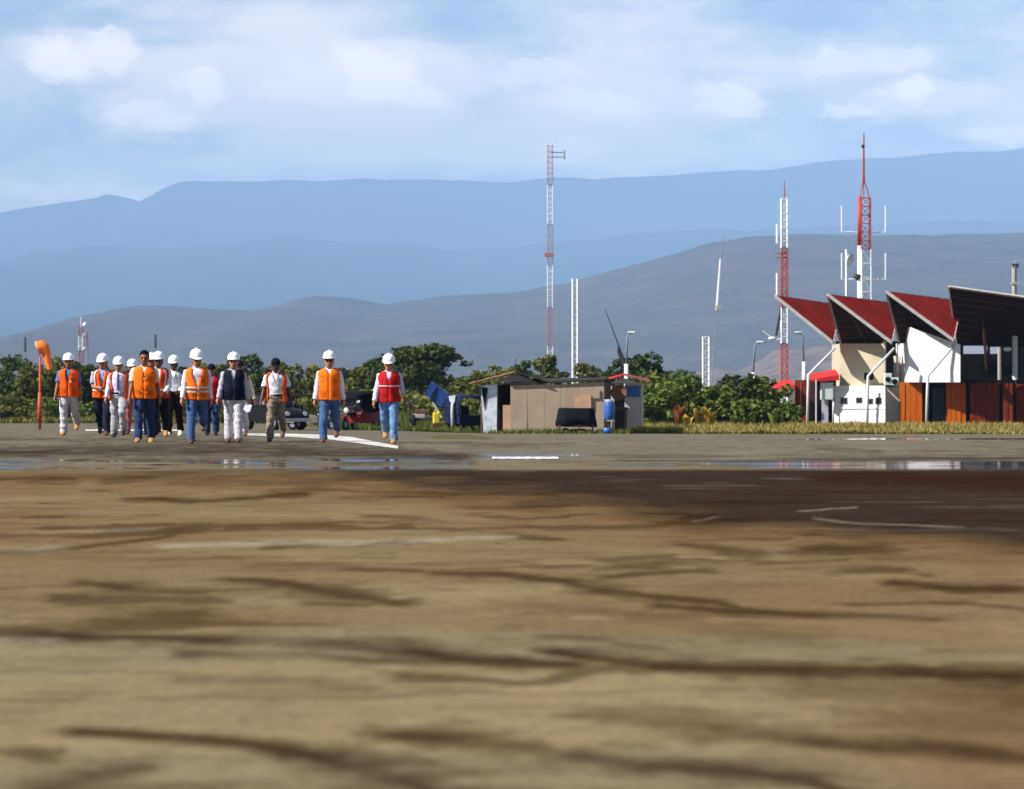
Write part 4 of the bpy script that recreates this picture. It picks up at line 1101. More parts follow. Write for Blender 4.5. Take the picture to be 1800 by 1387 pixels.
# tan board wall
t = hut('board_hut', 980, 'long hut of tan boards with thin dark roof, behind the black covered cart')
yb = gy(975, HD)
x = 897.0
tops = lambda q: float(np.interp(q, [897, 1000, 1062], [677, 676, 671]))
while x < 1060:
    w = R.uniform(24, 34) if x < 1025 else 1062 - x
    w = min(w, 1062 - x)
    m_ = MB().prism([at(x + .25, yb, HD - .1 + R.uniform(-.02, .02)), at(x + w - .25, yb, HD - .1), at(x + w - .25, tops(x + w), HD - .1), at(x + .25, tops(x), HD - .1)], (0, .06, 0))
    part(t, 'wall_board', m_, M_tan); x += w
part(t, 'wall', MB().prism([at(1062, yb, HD - .1), at(1062, 671, HD - .1), at(1074, 674, HD + 3.4), at(1074, gy(1074, HD + 3.4), HD + 3.4)], (-.06, 0, 0)), M_brown)
part(t, 'patch_board', pbox(1010, 694, 1039, 718, HD - .2, .04), M_tan2)
part(t, 'patch_board', pbox(1034, 684, 1054, 700, HD - .17, .03), M_tan)
part(t, 'roof', MB().prism([at(895, 676, HD - .2), at(1064, 669.5, HD - .2), at(1070, 666.5, HD + 3.4), at(935, 668, HD + 3.4)], (0, 0, .07)), M_tin_dark)
part(t, 'roof_pole', MB().tube([at(905, 655, HD + 1), at(907, 630, HD + 1)], .02, 5), M_dark_metal)
part(t, 'roof_pole', MB().tube([at(948, 664, HD + 1), at(960, 636, HD + 1)], .035, 5), M_dark_metal)
# black covered cart
D = 129.5
t = thing('covered_cart', gpt(1011, D), 'low cart covered with a black cloth in front of the tan hut', 'cart')
yb = gy(1011, D)
m_ = MB(); rs = []
for yy, ex in ((717, 0), (719, 2), (732, 3.5), (748, 5.5)):
    ring = []
    for k in range(28):
        a = 2 * math.pi * k / 28; c_, s_ = math.cos(a), math.sin(a)
        sx = abs(c_) ** .35 * (1 if c_ > 0 else -1); sy = abs(s_) ** .35 * (1 if s_ > 0 else -1)
        wv = .06 * math.sin(k * 2.3) * (yy - 717) / 30
        q = at(1013 + sx * (30 + ex), yy + (3 * math.sin(k * 1.7) if yy == 748 else 0), D + .9 + sy * .8); q.x += wv * c_; q.y += wv * s_
        ring.append(q)
    rs.append(ring)
m_.rings(rs); part(t, 'cloth_cover', m_, M_black, True)
part(t, 'tray', pbox(982, 744, 1044, 750, D + .2, 1.3), M_brown)
for x in (984, 1042):
    for dd in (.25, 1.4): part(t, 'leg', MB().tube([at(x, gy(x, D + dd), D + dd), at(x, 748, D + dd)], .035, 6), M_dark_metal)
for x, w, h in ((990, 9, 10), (1001, 12, 8), (1015, 14, 9), (1031, 9, 7)): part(t, 'crate', pbox(x, yb - h, x + w, yb, D + .7, .4, bevel=.02), M_brown)
# blue barrel on stand, bucket
D = 131
t = thing('water_barrel', gpt(1071, D), 'blue plastic barrel on a stand at the right end of the tan hut', 'barrel')
rs = []
for yy, rr in ((738, .19), (736, .225), (728, .235), (722, .245), (716, .235), (708, .225), (705, .18)):
    rs.append([at(1071, yy, D) + Vector((math.cos(q * math.pi / 8) * rr, math.sin(q * math.pi / 8) * rr, 0)) for q in range(16)])
part(t, 'barrel_body', MB().rings(rs), M_blue, True)
part(t, 'lid', MB().tube([at(1071, 705.5, D), at(1071, 702, D)], .2, 14), M_chrome)
for x in (1065, 1077): part(t, 'stand_leg', MB().tube([at(x, gy(x, D), D), at(x, 738, D)], .035, 6), M_tan)
part(t, 'stand_rail', pbox(1063, 738, 1079, 741, D - .2, .4), M_tan)
D = 127.5
t = thing('bucket', gpt(1068, D), 'small blue bucket on the asphalt below the blue barrel', 'bucket')
rs = [[at(1068, yy, D) + Vector((math.cos(q * math.pi / 8) * rr, math.sin(q * math.pi / 8) * rr, 0)) for q in range(16)] for yy, rr in ((gy(1068, D), .15), (gy(1068, D) - 11, .19))]
part(t, 'bucket_body', MB().rings(rs), M_blue, True)
part(t, 'handle', MB().tube([rs[1][0], rs[1][4] + Vector((0, 0, .12)), rs[1][8]], .012, 5), M_dark_metal)
# booth with blue sign and red roof
D = 138
t = thing('booth', gpt(1105, D), 'pale booth with blue sign panel and bright red sheet roof', 'booth')
yb = gy(1108, D)
part(t, 'wall', pbox(1098, 674, 1126, yb, D, .08), M_cream)
part(t, 'wall', pbox(1064, 676, 1080, yb, D + 1.4, .08), M_white)
part(t, 'wall', MB().prism([at(1126.5, yb, D), at(1126.5, 674, D), at(1129, 676, D + 2), at(1129, yb, D + 2)], (.05, 0, 0)), M_cream)
part(t, 'sign_panel', pbox(1101, 678, 1125, 697, D - .06, .05), M_blue)
part(t, 'roof_sheet', MB().prism([at(1060, 671, D - .6), at(1096, 660, D - .6), at(1098, 658, D + 2), at(1064, 667, D + 2)], (0, 0, .05)), M_awning)
part(t, 'roof_sheet', MB().prism([at(1096, 660, D - .6), at(1141, 672, D - .6), at(1144, 670, D + 2), at(1098, 658, D + 2)], (0, 0, .05)), mat('rust_roof', (.22, .06, .03), var=.3))
part(t, 'gable', MB().prism([at(1072, 674, D - .1), at(1096, 664, D - .1), at(1126, 674, D - .1)], (0, .05, 0)), M_white)
part(t, 'counter', pbox(1078, 716, 1104, 720, D - .5, .7), M_brown)
part(t, 'opening_shade', pbox(1080, 690, 1098, yb, D + .5, .1), M_dark)  # black panel, shadow under the booth painted in
for x in (1078, 1100): part(t, 'counter_leg', MB().tube([at(x, gy(x, D - .4), D - .4), at(x, 718, D - .4)], .04, 6), M_brown)
D = 136
t = thing('round_basket', at(1088, 702, D), 'round brown basket propped on the booth counter', 'basket')
rs = [[at(1088, 690, D) + Vector((math.cos(q * math.pi / 10) * rr, dy, math.sin(q * math.pi / 10) * rr)) for q in range(20)] for rr, dy in ((.05, .14), (.22, .12), (.33, .03), (.35, -.03), (.30, .0), (.05, .08))]
part(t, 'basket_body', MB().rings(rs), mat('rust_basket', (.18, .08, .03), var=.3), True)
part(t, 'rim', MB().tube([at(1088, 690, D) + Vector((math.cos(q * math.pi / 10) * .35, -.03, math.sin(q * math.pi / 10) * .35)) for q in range(21)], .025, 5), M_brown)

# ------------------------------------------------------------------ vehicles
def veh(name, px, D, rz, label, cat, scale=1.0, group=None):
    return thing(name, gpt(px, D), label, cat, group, rz, scale)
def wheel(t, c, r, w, rim=True):
    tw = MB().disc_wheel((0, 0, 0), r, w); wv = tw.build('wheel', M_tyre, t, True); wv.location = c
    m_ = MB()
    for s_ in (-1, 1):
        m_.tube([(s_ * w * .18, 0, 0), (s_ * w * .36, 0, 0)], r * .6, 14); m_.tube([(s_ * w * .36, 0, 0), (s_ * w * .5, 0, 0)], r * .18, 8)
    m_.build('rim', M_rim, wv, False)
def jeep(px, D, rz, label, body_m):
    t = veh('jeep', px, D, rz, label, 'jeep')
    # length along Y (front at -Y), 3.7 m long
    side = [(-1.85, .55), (-1.8, .95), (-.75, 1.06), (-.45, 1.1), (1.8, 1.1), (1.85, .5), (1.5, .42), (-1.5, .42)]
    rs = [[Vector((x, y, z)) for y, z in side] for x in (-.78, -.72, .72, .78)]
    rs[0] = [Vector((-.78, y * .985, .42 + (z - .42) * .95)) for y, z in side]; rs[3] = [Vector((.78, y * .985, .42 + (z - .42) * .95)) for y, z in side]
    shade_auto(MB().rings(rs).build('body', body_m, t))
    cab = [(-.5, 1.1), (-.2, 1.78), (1.75, 1.8), (1.82, 1.1)]
    rs = [[Vector((x * (1 if z < 1.2 else .92), y, z)) for y, z in cab] for x in (-.74, .74)]
    shade_auto(MB().rings(rs).build('cab', M_canvas, t))
    MB().add([(-.64, -.49, 1.18), (.64, -.49, 1.18), (.6, -.25, 1.7), (-.6, -.25, 1.7)], [(0, 1, 2, 3)]).build('windscreen', M_glass, t)
    for sx in (-1, 1):
        MB().add([(sx * .745, -.3, 1.2), (sx * .745, .5, 1.2), (sx * .70, .5, 1.66), (sx * .70, -.12, 1.66)], [(0, 1, 2, 3)]).build('window', M_glass, t)
        for y in (-1.15, 1.15): wheel(t, (sx * .72, y, .38), .38, .24)
        m_ = MB(); m_.tube([(sx * .5, -1.86, .8), (sx * .5, -1.92, .8)], .11, 14); m_.build('headlight', M_chrome, t)
        MB().box((sx * .80, -1.15, .82), (.22, .95, .06), bevel=.02).build('fender', body_m, t)
        MB().box((sx * .84, -.35, 1.3), (.1, .06, .18), bevel=.02).build('mirror', M_chrome, t)
    MB().box((0, -1.95, .5), (1.6, .12, .16), bevel=.02).build('bumper', M_rim, t)
    for k in range(7): MB().box((-.3 + k * .1, -1.865, .8), (.035, .03, .26)).build('grille_bar', M_dark_metal, t)
    return t
jeep(482, 147, math.radians(38), 'old dark jeep with round headlights parked behind the black-capped walker', mat('dark_olive_paint', (.006, .007, .0065), rough=.5, var=.2, spec=.15))

def mototaxi(px, D, rz, label, canopy_m, body_m, panel_m=None, scale=1.0):
    """Three-wheeled motor taxi: one front wheel, two at the back, framed canopy."""
    t = veh('three_wheeler', px, D, rz, label, 'three-wheeler', scale, 'motor three-wheelers parked by the huts')
    wheel(t, (0, -1.15, .28), .28, .1); wheel(t, (-.52, .72, .28), .28, .12); wheel(t, (.52, .72, .28), .28, .12)
    rs = []
    for y, w, z0, z1 in ((-.55, .40, .35, .62), (-.2, .56, .32, .7), (.4, .62, .32, .78), (1.05, .62, .36, .85), (1.2, .56, .42, .8)):
        rs.append([Vector((-w, y, z0)), Vector((w, y, z0)), Vector((w, y, z1)), Vector((-w, y, z1))])
    shade_auto(MB().rings(rs).build('body', body_m, t), 50)
    m_ = MB(); m_.tube([(0, -1.15, .28), (0, -.98, .8), (0, -.92, 1.02)], .04, 8); m_.build('fork', M_dark_metal, t)
    MB().tube([(-.36, -.86, 1.05), (0, -.94, 1.0), (.36, -.86, 1.05)], .022, 6).build('handlebar', M_dark_metal, t)
    fm = MB(); fm.box((0, -1.16, .60), (.14, .5, .05), bevel=.02); fm.build('mudguard', body_m, t)
    rs = [[Vector((math.cos(a * math.pi / 6) * r_, y, .86 + math.sin(a * math.pi / 6) * r_)) for a in range(12)] for y, r_ in ((-1.08, .11), (-1.05, .13), (-.92, .1))]
    MB().rings(rs).build('headlight', M_chrome, t, True)
    MB().box((0, -.55, .72), (.28, .5, .16), bevel=.05).build('seat', M_black, t)
    MB().box((0, .7, .95), (1.0, .2, .5), bevel=.05).build('bench_back', M_black, t)
    rs = []
    for y, z, w in ((-.95, 1.42, .42), (-.8, 1.60, .50), (-.2, 1.70, .58), (.6, 1.72, .6), (1.15, 1.62, .58), (1.25, 1.2, .56)):
        rs.append([Vector((-w, y, z - .10)), Vector((-w * .8, y, z)), Vector((w * .8, y, z)), Vector((w, y, z - .10)), Vector((w * .8, y + .02, z - .05)), Vector((-w * .8, y + .02, z - .05))])
    shade_auto(MB().rings(rs).build('canopy', canopy_m, t), 60)
    MB().add([(-.55, 1.24, .8), (.55, 1.24, .8), (.55, 1.25, 1.5), (-.55, 1.25, 1.5)], [(0, 1, 2, 3)]).build('curtain', canopy_m, t)
    for sx in (-1, 1):
        MB().tube([(sx * .42, -.62, .62), (sx * .44, -.85, 1.42)], .022, 6).build('frame_post', M_dark_metal, t)
        MB().tube([(sx * .58, .3, .75), (sx * .58, .3, 1.62)], .022, 6).build('frame_post', M_dark_metal, t)
        MB().tube([(sx * .58, 1.15, .8), (sx * .57, 1.2, 1.6)], .022, 6).build('frame_post', M_dark_metal, t)
        MB().tube([(sx * .3, -.86, 1.06), (sx * .46, -.84, 1.22)], .012, 5).build('mirror_arm', M_dark_metal, t)
        MB().box((sx * .48, -.85, 1.26), (.16, .03, .1), bevel=.01).build('mirror', M_chrome, t)
        MB().box((sx * .42, -.6, .74), (.1, .05, .1), bevel=.01).build('lamp', M_chrome, t)
    MB().add([(-.40, -.74, .95), (.40, -.74, .95), (.42, -.86, 1.38), (-.42, -.86, 1.38)], [(0, 1, 2, 3)]).build('windscreen', M_glass, t)
    if panel_m: MB().box((0, -.5, .48), (.84, .05, .22), bevel=.02).build('panel', panel_m, t)
    return t
M_dark_blue = mat('dark_blue_paint', (.007, .012, .045), rough=.6, var=.2, spec=.15)
mototaxi(546, 150, math.radians(70), 'black canopied three-wheeler seen from the side, right of the jeep', M_canvas, mat('beige_paint', (.20, .17, .12), var=.15))
mototaxi(628, 139, math.radians(-24), 'dark red three-wheeler with bright lamps, left of the red vested walker', M_canvas, M_red, mat('orange_panel', (.35, .07, .015), var=.15), 1.04)
mototaxi(832, 139, math.radians(128), 'dark blue three-wheeler parked just left of the tin-roofed hut', M_dark_blue, M_dark_blue, None, 1.0)
# cargo tricycle with tipped blue tub
D = 139
t = veh('cargo_tricycle', 766, D, 0, 'cargo tricycle with its dark blue tub tipped up', 'cargo tricycle', 1.35)
for c in ((-.75, .1, .28), (-.75, .9, .28), (.45, .55, .28)): wheel(t, c, .28, .12)
MB().box((-.1, .5, .42), (1.7, .7, .09)).build('chassis', M_dark_metal, t)
rot = Matrix.Rotation(math.radians(38), 3, 'Y')
tub = MB(); rs = []
for z, s_ in ((0, .86), (.5, 1.0), (.5, .93), (.06, .8)):
    rs.append([rot @ Vector((x * s_ * .72, y * s_ * .5, z)) + Vector((.12, .5, .86)) for x, y in ((-1, -1), (1, -1), (1, 1), (-1, 1))])
tub.rings(rs); tub.build('tub', M_blue_paint, t)
for k in (-.5, 0, .5):
    m_ = MB(); m_.box((0, 0, 0), (.06, .05, .46), rot=rot); o = m_.build('tub_rib', M_blue_paint, t); o.location = (rot @ Vector((k * .98, -.5, .25)) + Vector((.12, .5, .86)))
MB().tube([(.2, .5, .45), (-.1, .5, 1.0)], .05, 8).build('tipping_ram', M_chrome, t)
MB().tube([(-.85, .5, .3), (-.92, .5, .95), (-.75, .5, 1.05)], .035, 6).build('fork', M_dark_metal, t)
MB().box((-.45, .5, .66), (.5, .3, .16), bevel=.04).build('seat', M_brown, t)
MB().box((-.55, .5, .48), (.4, .3, .24), bevel=.04).build('engine', M_concrete, t)
D = 137.5
t = veh('jerrycan', 767, D, .2, 'bright yellow jerrycan in front of the blue tub', 'jerrycan')
m_ = MB(); m_.box((0, 0, .62), (.30, .2, .5), bevel=.05); m_.build('can_body', M_yellow, t)
MB().tube([(-.09, 0, .88), (-.05, 0, .96), (.06, 0, .96), (.09, 0, .88)], .02, 6).build('handle', M_yellow, t)
MB().tube([(.11, 0, .86), (.12, 0, .93)], .035, 8).build('cap', M_yellow, t)
MB().box((0, 0, .185), (.42, .34, .37), bevel=.01).build('crate_base', M_brown, t)
# weathered post
D = 138
t = veh('timber_post', 795, D, 0, 'weathered grey post standing just right of the tipped blue tub', 'post')
MB().tube([(.05, 0, 0), (0, 0, .9), (.03, 0, 1.6)], [.10, .085, .07], 9).build('post', M_sack, t, True)
MB().prism([(-.16, -.05, 1.62), (.14, -.05, 1.66), (.12, -.08, 1.36), (.02, -.11, 1.22), (-.12, -.08, 1.40)], (0, .1, 0)).build('rag', M_tarp, t)
# red motorcycle seen head on
D = 135.5
t = veh('motorcycle', 869, D, math.radians(-12), 'small red motorcycle parked facing out in front of the tarp wall', 'motorcycle', .92)
wheel(t, (0, -.6, .3), .3, .09); wheel(t, (0, .6, .3), .3, .11)
rs = [[Vector((math.cos(a * math.pi / 5) * w, y, z + math.sin(a * math.pi / 5) * h)) for a in range(10)] for y, w, z, h in ((-.45, .05, .8, .06), (-.3, .14, .82, .12), (0, .15, .8, .13), (.15, .09, .74, .08))]
MB().rings(rs).build('tank', M_red, t, True)
MB().box((0, .38, .74), (.24, .55, .1), bevel=.04).build('seat', M_black, t)
MB().box((0, 0, .42), (.3, .45, .3), bevel=.05).build('engine', M_dark_metal, t)
for sx in (-1, 1): MB().tube([(sx * .08, -.6, .3), (sx * .08, -.45, .85)], .025, 6).build('fork', M_chrome, t)
MB().tube([(-.36, -.38, 1.05), (0, -.44, .96), (.36, -.38, 1.05)], .018, 6).build('handlebar', M_dark_metal, t)
MB().ball((0, -.55, .88), .11).build('headlight', M_chrome, t, True)
MB().box((0, -.6, .63), (.12, .45, .05), bevel=.02).build('mudguard', M_red, t)
MB().box((0, -.35, .68), (.34, .12, .3), bevel=.04).build('fairing', M_red, t)

# ------------------------------------------------------------------ windsock
M_ws = mat('orange_windsock', (.85, .17, .015), rough=.7, var=.12)
M_wsp = mat('orange_pole', (.42, .06, .012), rough=.6, var=.2)
D = 150
g = gpt(70, D); t = thing('windsock', g, 'limp orange windsock drooping from an orange pole', 'windsock')
P = lambda x, y: loc(x, y, D, g)
MB().tube([Vector((0, 0, 0)), P(70.5, 628)], [.07, .05], 8).build('pole', M_wsp, t, True)
MB().tube([P(70, 742), P(70, 690)], [.13, .09], 8).build('pole_sleeve', M_wsp, t, True)
path = [(66, 612, .30), (72, 610, .33), (78, 613, .27), (82, 622, .20), (84, 633, .17), (86.5, 644, .15), (88, 649, .13)]
rs = []
for i, (x, y, r_) in enumerate(path):
    c_ = P(x, y); nx_ = P(*path[min(i + 1, len(path) - 1)][:2]) - P(*path[max(i - 1, 0)][:2]); d_ = nx_.normalized()
    s_ = Vector((0, 1, 0)); u_ = d_.cross(s_)
    rs.append([c_ + s_ * (math.cos(q * math.pi / 8) * r_) + u_ * (math.sin(q * math.pi / 8) * r_ * (1 + .12 * math.sin(q * 2.1 + i))) for q in range(16)])
MB().rings(rs, cap=False).build('sock', M_ws, t, True)
MB().tube([rs[0][q] for q in range(16)] + [rs[0][0]], .02, 5).build('hoop', M_pale_steel, t)
MB().tube([P(70.5, 629), P(68, 618)], .03, 5).build('bracket', M_wsp, t)
# ------------------------------------------------------------------ people walking towards the camera
M_skin = {'tan': mat('skin_tan', (.36, .14, .062), rough=.55, var=.08, scale=9), 'brown': mat('skin_brown', (.24, .085, .036), rough=.55, var=.08, scale=9), 'dark': mat('skin_dark', (.10, .04, .022), rough=.5, var=.08, scale=9)}
M_hair = mat('black_hair', (.005, .004, .004), rough=.8, var=.2, spec=.1)
M_moustache = mat('moustache', (.012, .009, .008), rough=.8, var=.2)  # dark facial hair
M_eye = mat('dark_eye', (.01, .008, .008), rough=.3, var=.1)
M_lip = mat('lip', (.16, .05, .04), rough=.6, var=.1)
M_helmet = mat('white_helmet', (.80, .79, .77), rough=.35, var=.03, coat=.3)
M_reflect = mat('silver_tape', (.50, .48, .42), rough=.4, var=.1)
def cloth(name, c, var=.12): return mat(name, c, rough=.92, var=var, scale=14, detail=5, bump=.25, bscale=45, spec=.1)
VCOL = {'orange': (.76, .085, .006), 'amber': (.80, .145, .007), 'red': (.42, .012, .012), 'redorange': (.62, .045, .006), 'navy': (.007, .009, .02)}
VEST = {'orange': cloth('orange_vest', (.76, .085, .006)), 'amber': cloth('amber_vest', (.80, .145, .007)), 'red': cloth('red_vest', (.42, .012, .012)), 'redorange': cloth('red_orange_vest', (.62, .045, .006)), 'navy': cloth('navy_vest', (.007, .009, .02))}
SHIRT = {'blue': cloth('light_blue_shirt', (.26, .36, .55)), 'white': cloth('white_shirt', (.62, .62, .64)), 'lilac': cloth('lilac_shirt', (.55, .53, .66)), 'pink': cloth('pinkish_white_shirt', (.66, .57, .57)), 'cream': cloth('cream_shirt', (.62, .52, .38)), 'grey': cloth('grey_shirt', (.36, .36, .39)), 'denimblue': cloth('mid_blue_shirt', (.08, .14, .30))}
TROU = {'white': cloth('pale_grey_trousers', (.48, .46, .47)), 'grey': cloth('grey_trousers', (.34, .33, .35)), 'navy': cloth('navy_trousers', (.012, .014, .028)), 'black': cloth('black_trousers', (.009, .009, .011)), 'jeans': cloth('blue_jeans', (.055, .10, .22), .25), 'lightjeans': cloth('faded_jeans', (.11, .20, .36), .35), 'darkjeans': cloth('dark_jeans', (.025, .04, .10), .25), 'khaki': cloth('khaki_trousers', (.22, .18, .13)), 'pinkred': cloth('faded_red_trousers', (.45, .10, .10)), 'charcoal': cloth('charcoal_trousers', (.03, .034, .04))}
SHOE = {'tan': mat('tan_boot', (.36, .17, .05), rough=.7, var=.15), 'brown': mat('brown_shoe', (.10, .04, .025), rough=.6, var=.15), 'black': mat('black_shoe', (.008, .008, .009), rough=.5, var=.15), 'white': mat('pale_shoe', (.62, .60, .45), rough=.7, var=.1)}

def remesh(mb, voxel, smooth=2):
    """One continuous surface out of overlapping closed shapes."""
    me = bpy.data.meshes.new('tmp'); me.from_pydata([tuple(v) for v in mb.v], [], mb.f); me.update()
    bm = bmesh.new(); bm.from_mesh(me); bmesh.ops.recalc_face_normals(bm, faces=bm.faces[:]); bm.to_mesh(me); bm.free()
    o = bpy.data.objects.new('tmp', me); COL.objects.link(o)
    md = o.modifiers.new('r', 'REMESH'); md.mode = 'VOXEL'; md.voxel_size = voxel; md.use_smooth_shade = True
    if smooth:
        ms = o.modifiers.new('s', 'SMOOTH'); ms.iterations = smooth; ms.factor = .5
    dg = bpy.context.evaluated_depsgraph_get()
    out = bpy.data.meshes.new_from_object(o.evaluated_get(dg))
    bpy.data.objects.remove(o); bpy.data.meshes.remove(me)
    return out
def wrinkle(me, amp, sx, sz, seed):
    n = len(me.vertices); co = np.empty(n * 3, np.float32); no = np.empty(n * 3, np.float32)
    me.vertices.foreach_get('co', co); me.vertices.foreach_get('normal', no)
    co = co.reshape(-1, 3); no = no.reshape(-1, 3)
    a = (co[:, 0] * .8 + co[:, 1] * .6) * sx; b = co[:, 2] * sz + co[:, 0] * sx * .5
    f = fbm(a + 3.1 * seed, b + 7.7 * seed, 3, seed) - .5
    co = co + no * (f * amp)[:, None]
    me.vertices.foreach_set('co', co.astype(np.float32).ravel()); me.update()
    return me
def mesh_obj(name, me, m, parent):
    me.materials.clear(); me.materials.append(m); me.polygons.foreach_set('use_smooth', [True] * len(me.polygons)); me.name = name
    o = bpy.data.objects.new(name, me); COL.objects.link(o); o.parent = parent
    return o

TORSO = [(.80, .135, .095, 0), (.86, .165, .112, .01), (.94, .172, .120, .005), (1.02, .160, .118, 0), (1.12, .158, .118, -.005), (1.22, .172, .122, -.005), (1.32, .184, .122, 0), (1.375, .172, .112, .005), (1.42, .135, .092, .012), (1.455, .088, .070, .018)]
def ring(z, w, d, y0, n=28, e=2.15, a0=0.0, a1=2 * math.pi, closed=True):
    out = []
    m = n if closed else n + 1
    for k in range(m):
        a = a0 + (a1 - a0) * k / n
        c, s = math.sin(a), -math.cos(a)           # a = 0 is the front (-Y)
        out.append(Vector((math.copysign(abs(c) ** (2 / e), c) * w, y0 + math.copysign(abs(s) ** (2 / e), s) * d, z)))
    return out
def torso_rings(infl, z0, z1, belly=0.0, n=28, **kw):
    rs = []
    zs = [t[0] for t in TORSO]
    steps = np.linspace(z0, z1, 14)
    for z in steps:
        w = float(np.interp(z, zs, [t[1] for t in TORSO])) + infl; d = float(np.interp(z, zs, [t[2] for t in TORSO])) + infl; y0 = float(np.interp(z, zs, [t[3] for t in TORSO]))
        bl = belly * math.exp(-((z - 1.06) / .13) ** 2)
        rs.append(ring(float(z), w + bl * .4, d + bl * .5, y0 - bl * .5, n, **kw))
    return rs

def person(px, foot_y, top_y, label, shirt, trou, shoe, vest=None, vest_open=0.0, head='helmet', sleeve='long', skin='tan', legs=(.18, .12, -.16, .3), arms=((.12, .2, .10), (-.10, .25, .10)),
           pitch=0.0, yaw=0.0, turn=0.0, lean=.05, stripes=(), belly=0.0, sl_col=None, seed=1, D=None, tie=None, badge=None, vneck=.24, helm_tilt=0.0, glasses=False, vz=1.26, pockets=True):
    """arms: (forward swing, elbow bend, abduction) for the viewer's left and right arm; legs: thigh and knee for both."""
    X_ = None
    if D is None: D = CAM_Z * FPX / (foot_y - HORIZON)
    g = gpt(px, D); hh = (foot_y - top_y) / FPX * D
    std = 1.806 if head == 'helmet' else 1.752
    s = hh / std
    t = thing('person', g, label, 'person', 'walkers on the runway', rz=turn, scale=s)
    LT, LS = .435, .415
    legs = [v * (1.6 + .5 * ((seed * 7) % 5) / 4) for v in legs]; arms = tuple((a[0] * (2.2 + (seed * 3) % 4 * .7) if a[1] < .8 else a[0],) + tuple(a[1:]) for a in arms)
    def leg_pts(sx, a, b):
        hip = Vector((sx * .092, 0, 0)); knee = hip + Vector((sx * .012, -math.sin(a) * LT, -math.cos(a) * LT)); c = a - b
        ank = knee + Vector((sx * .006, -math.sin(c) * LS, -math.cos(c) * LS)); return hip, knee, ank, c
    Lg = [leg_pts(-1, legs[0], legs[1]), leg_pts(1, legs[2], legs[3])]
    hz = max(-(Lg[i][2].z - .085) for i in (0, 1))
    off = Vector((0, 0, hz)); dz = hz - .93
    Rl = Matrix.Rotation(lean, 4, 'X'); piv = Vector((0, 0, hz))
    def up(v):      # upper body frame: torso table is drawn for a hip height of .93
        v = Vector(v) + Vector((0, 0, dz)); return Rl @ (v - piv) + piv
    body = MB()
    body.rings([[up(v) for v in r] for r in torso_rings(-.008, .80, 1.47, belly)])
    body.tube([up((0, .02, 1.43)), up((0, .012, 1.50)), up((0, -.002, 1.56))], [.066, .058, .056], 14)
    # head
    Mh = Matrix.Translation(up((0, -.004, 1.527))) @ Matrix.Rotation(lean + pitch * .6, 4, 'X') @ Matrix.Rotation(yaw, 4, 'Z') @ Matrix.Scale(1.10, 4)
    hp = lambda x, y, z: (Mh @ Vector((x, y, z)))
    rs = []
    for z, w, d, y0 in ((-.055, .030, .035, -.045), (-.045, .048, .055, -.035), (-.02, .060, .080, -.018), (.02, .070, .092, -.006), (.06, .076, .098, 0), (.10, .078, .100, .004), (.14, .073, .094, .006), (.17, .058, .076, .006), (.19, .032, .045, .006), (.196, .01, .015, .006)):
        rs.append([hp(*v) for v in ring(z, w, d, y0, 24, 2.2)])
    body.rings(rs)
    body.tube([hp(0, -.096, .075), hp(0, -.112, .045), hp(0, -.118, .028), hp(0, -.095, .018)], [.010, .014, .018, .012], 8)   # nose
    body.tube([hp(-.05, -.088, .088), hp(0, -.102, .09), hp(.05, -.088, .088)], [.008, .011, .008], 6)                      # brow
    for sx in (-1, 1): body.ball(hp(sx * .08, .008, .05), .026, 8, 6, (.45, .75, 1.2))                                         # ears
    body.ball(hp(0, -.082, -.035), .022, 8, 6, (1.2, .7, .8))                                                                  # chin
    # arms and hands
    arm_pts = []
    for i, sx in ((0, -1), (1, 1)):
        sw, el, ab = arms[i][:3]
        inw = arms[i][3] if len(arms[i]) > 3 else 0.0
        sh = Vector((sx * .188, .008, 1.368))
        Mr = Matrix.Rotation(-sx * ab, 3, 'Y') @ Matrix.Rotation(-sw, 3, 'X')
        elb = sh + Mr @ Vector((0, 0, -.285))
        M2 = Mr @ Matrix.Rotation(-el, 3, 'X') @ Matrix.Rotation(0, 3, 'Z')
        d2 = M2 @ Vector((0, 0, -.255)); d2 = Matrix.Rotation(sx * -inw, 3, 'Z') @ d2
        wr = elb + d2; dirv = d2.normalized()
        arm_pts.append((sh, elb, wr, dirv, sx))
        body.tube([up(sh + Vector((-sx * .05, 0, 0))), up(sh), up(sh.lerp(elb, .5)), up(elb), up(elb.lerp(wr, .35)), up(wr)], [.05, .056, .048, .040, .040, .027], 12)
        side = dirv.cross(Vector((sx, 0, 0))).normalized()          # across the palm
        nrm = dirv.cross(side).normalized()
        if nrm.x * sx > 0: nrm = -nrm                               # towards the thigh
        body.tube([up(wr - dirv * .01), up(wr + dirv * .035), up(wr + dirv * .085)], [.024, .034, .034], 10, squash=.55)
        fw = side if side.y < 0 else -side
        for f, (o_, ln) in enumerate(((.030, .062), (.010, .070), (-.011, .066), (-.031, .052))):
            b0 = wr + dirv * .08 + fw * o_
            k1 = b0 + dirv * ln * .45 + nrm * .006; k2 = k1 + dirv * ln * .32 + nrm * .020; k3 = k2 + dirv * ln * .12 + nrm * .020
            body.tube([up(b0 - dirv * .02), up(k1), up(k2), up(k3)], [.0100, .0098, .009, .007], 7)
        th0 = wr + dirv * .025 + fw * .022
        body.tube([up(th0), up(th0 + dirv * .028 + fw * .026 + nrm * .008), up(th0 + dirv * .058 + fw * .028 + nrm * .018)], [.013, .011, .008], 7)
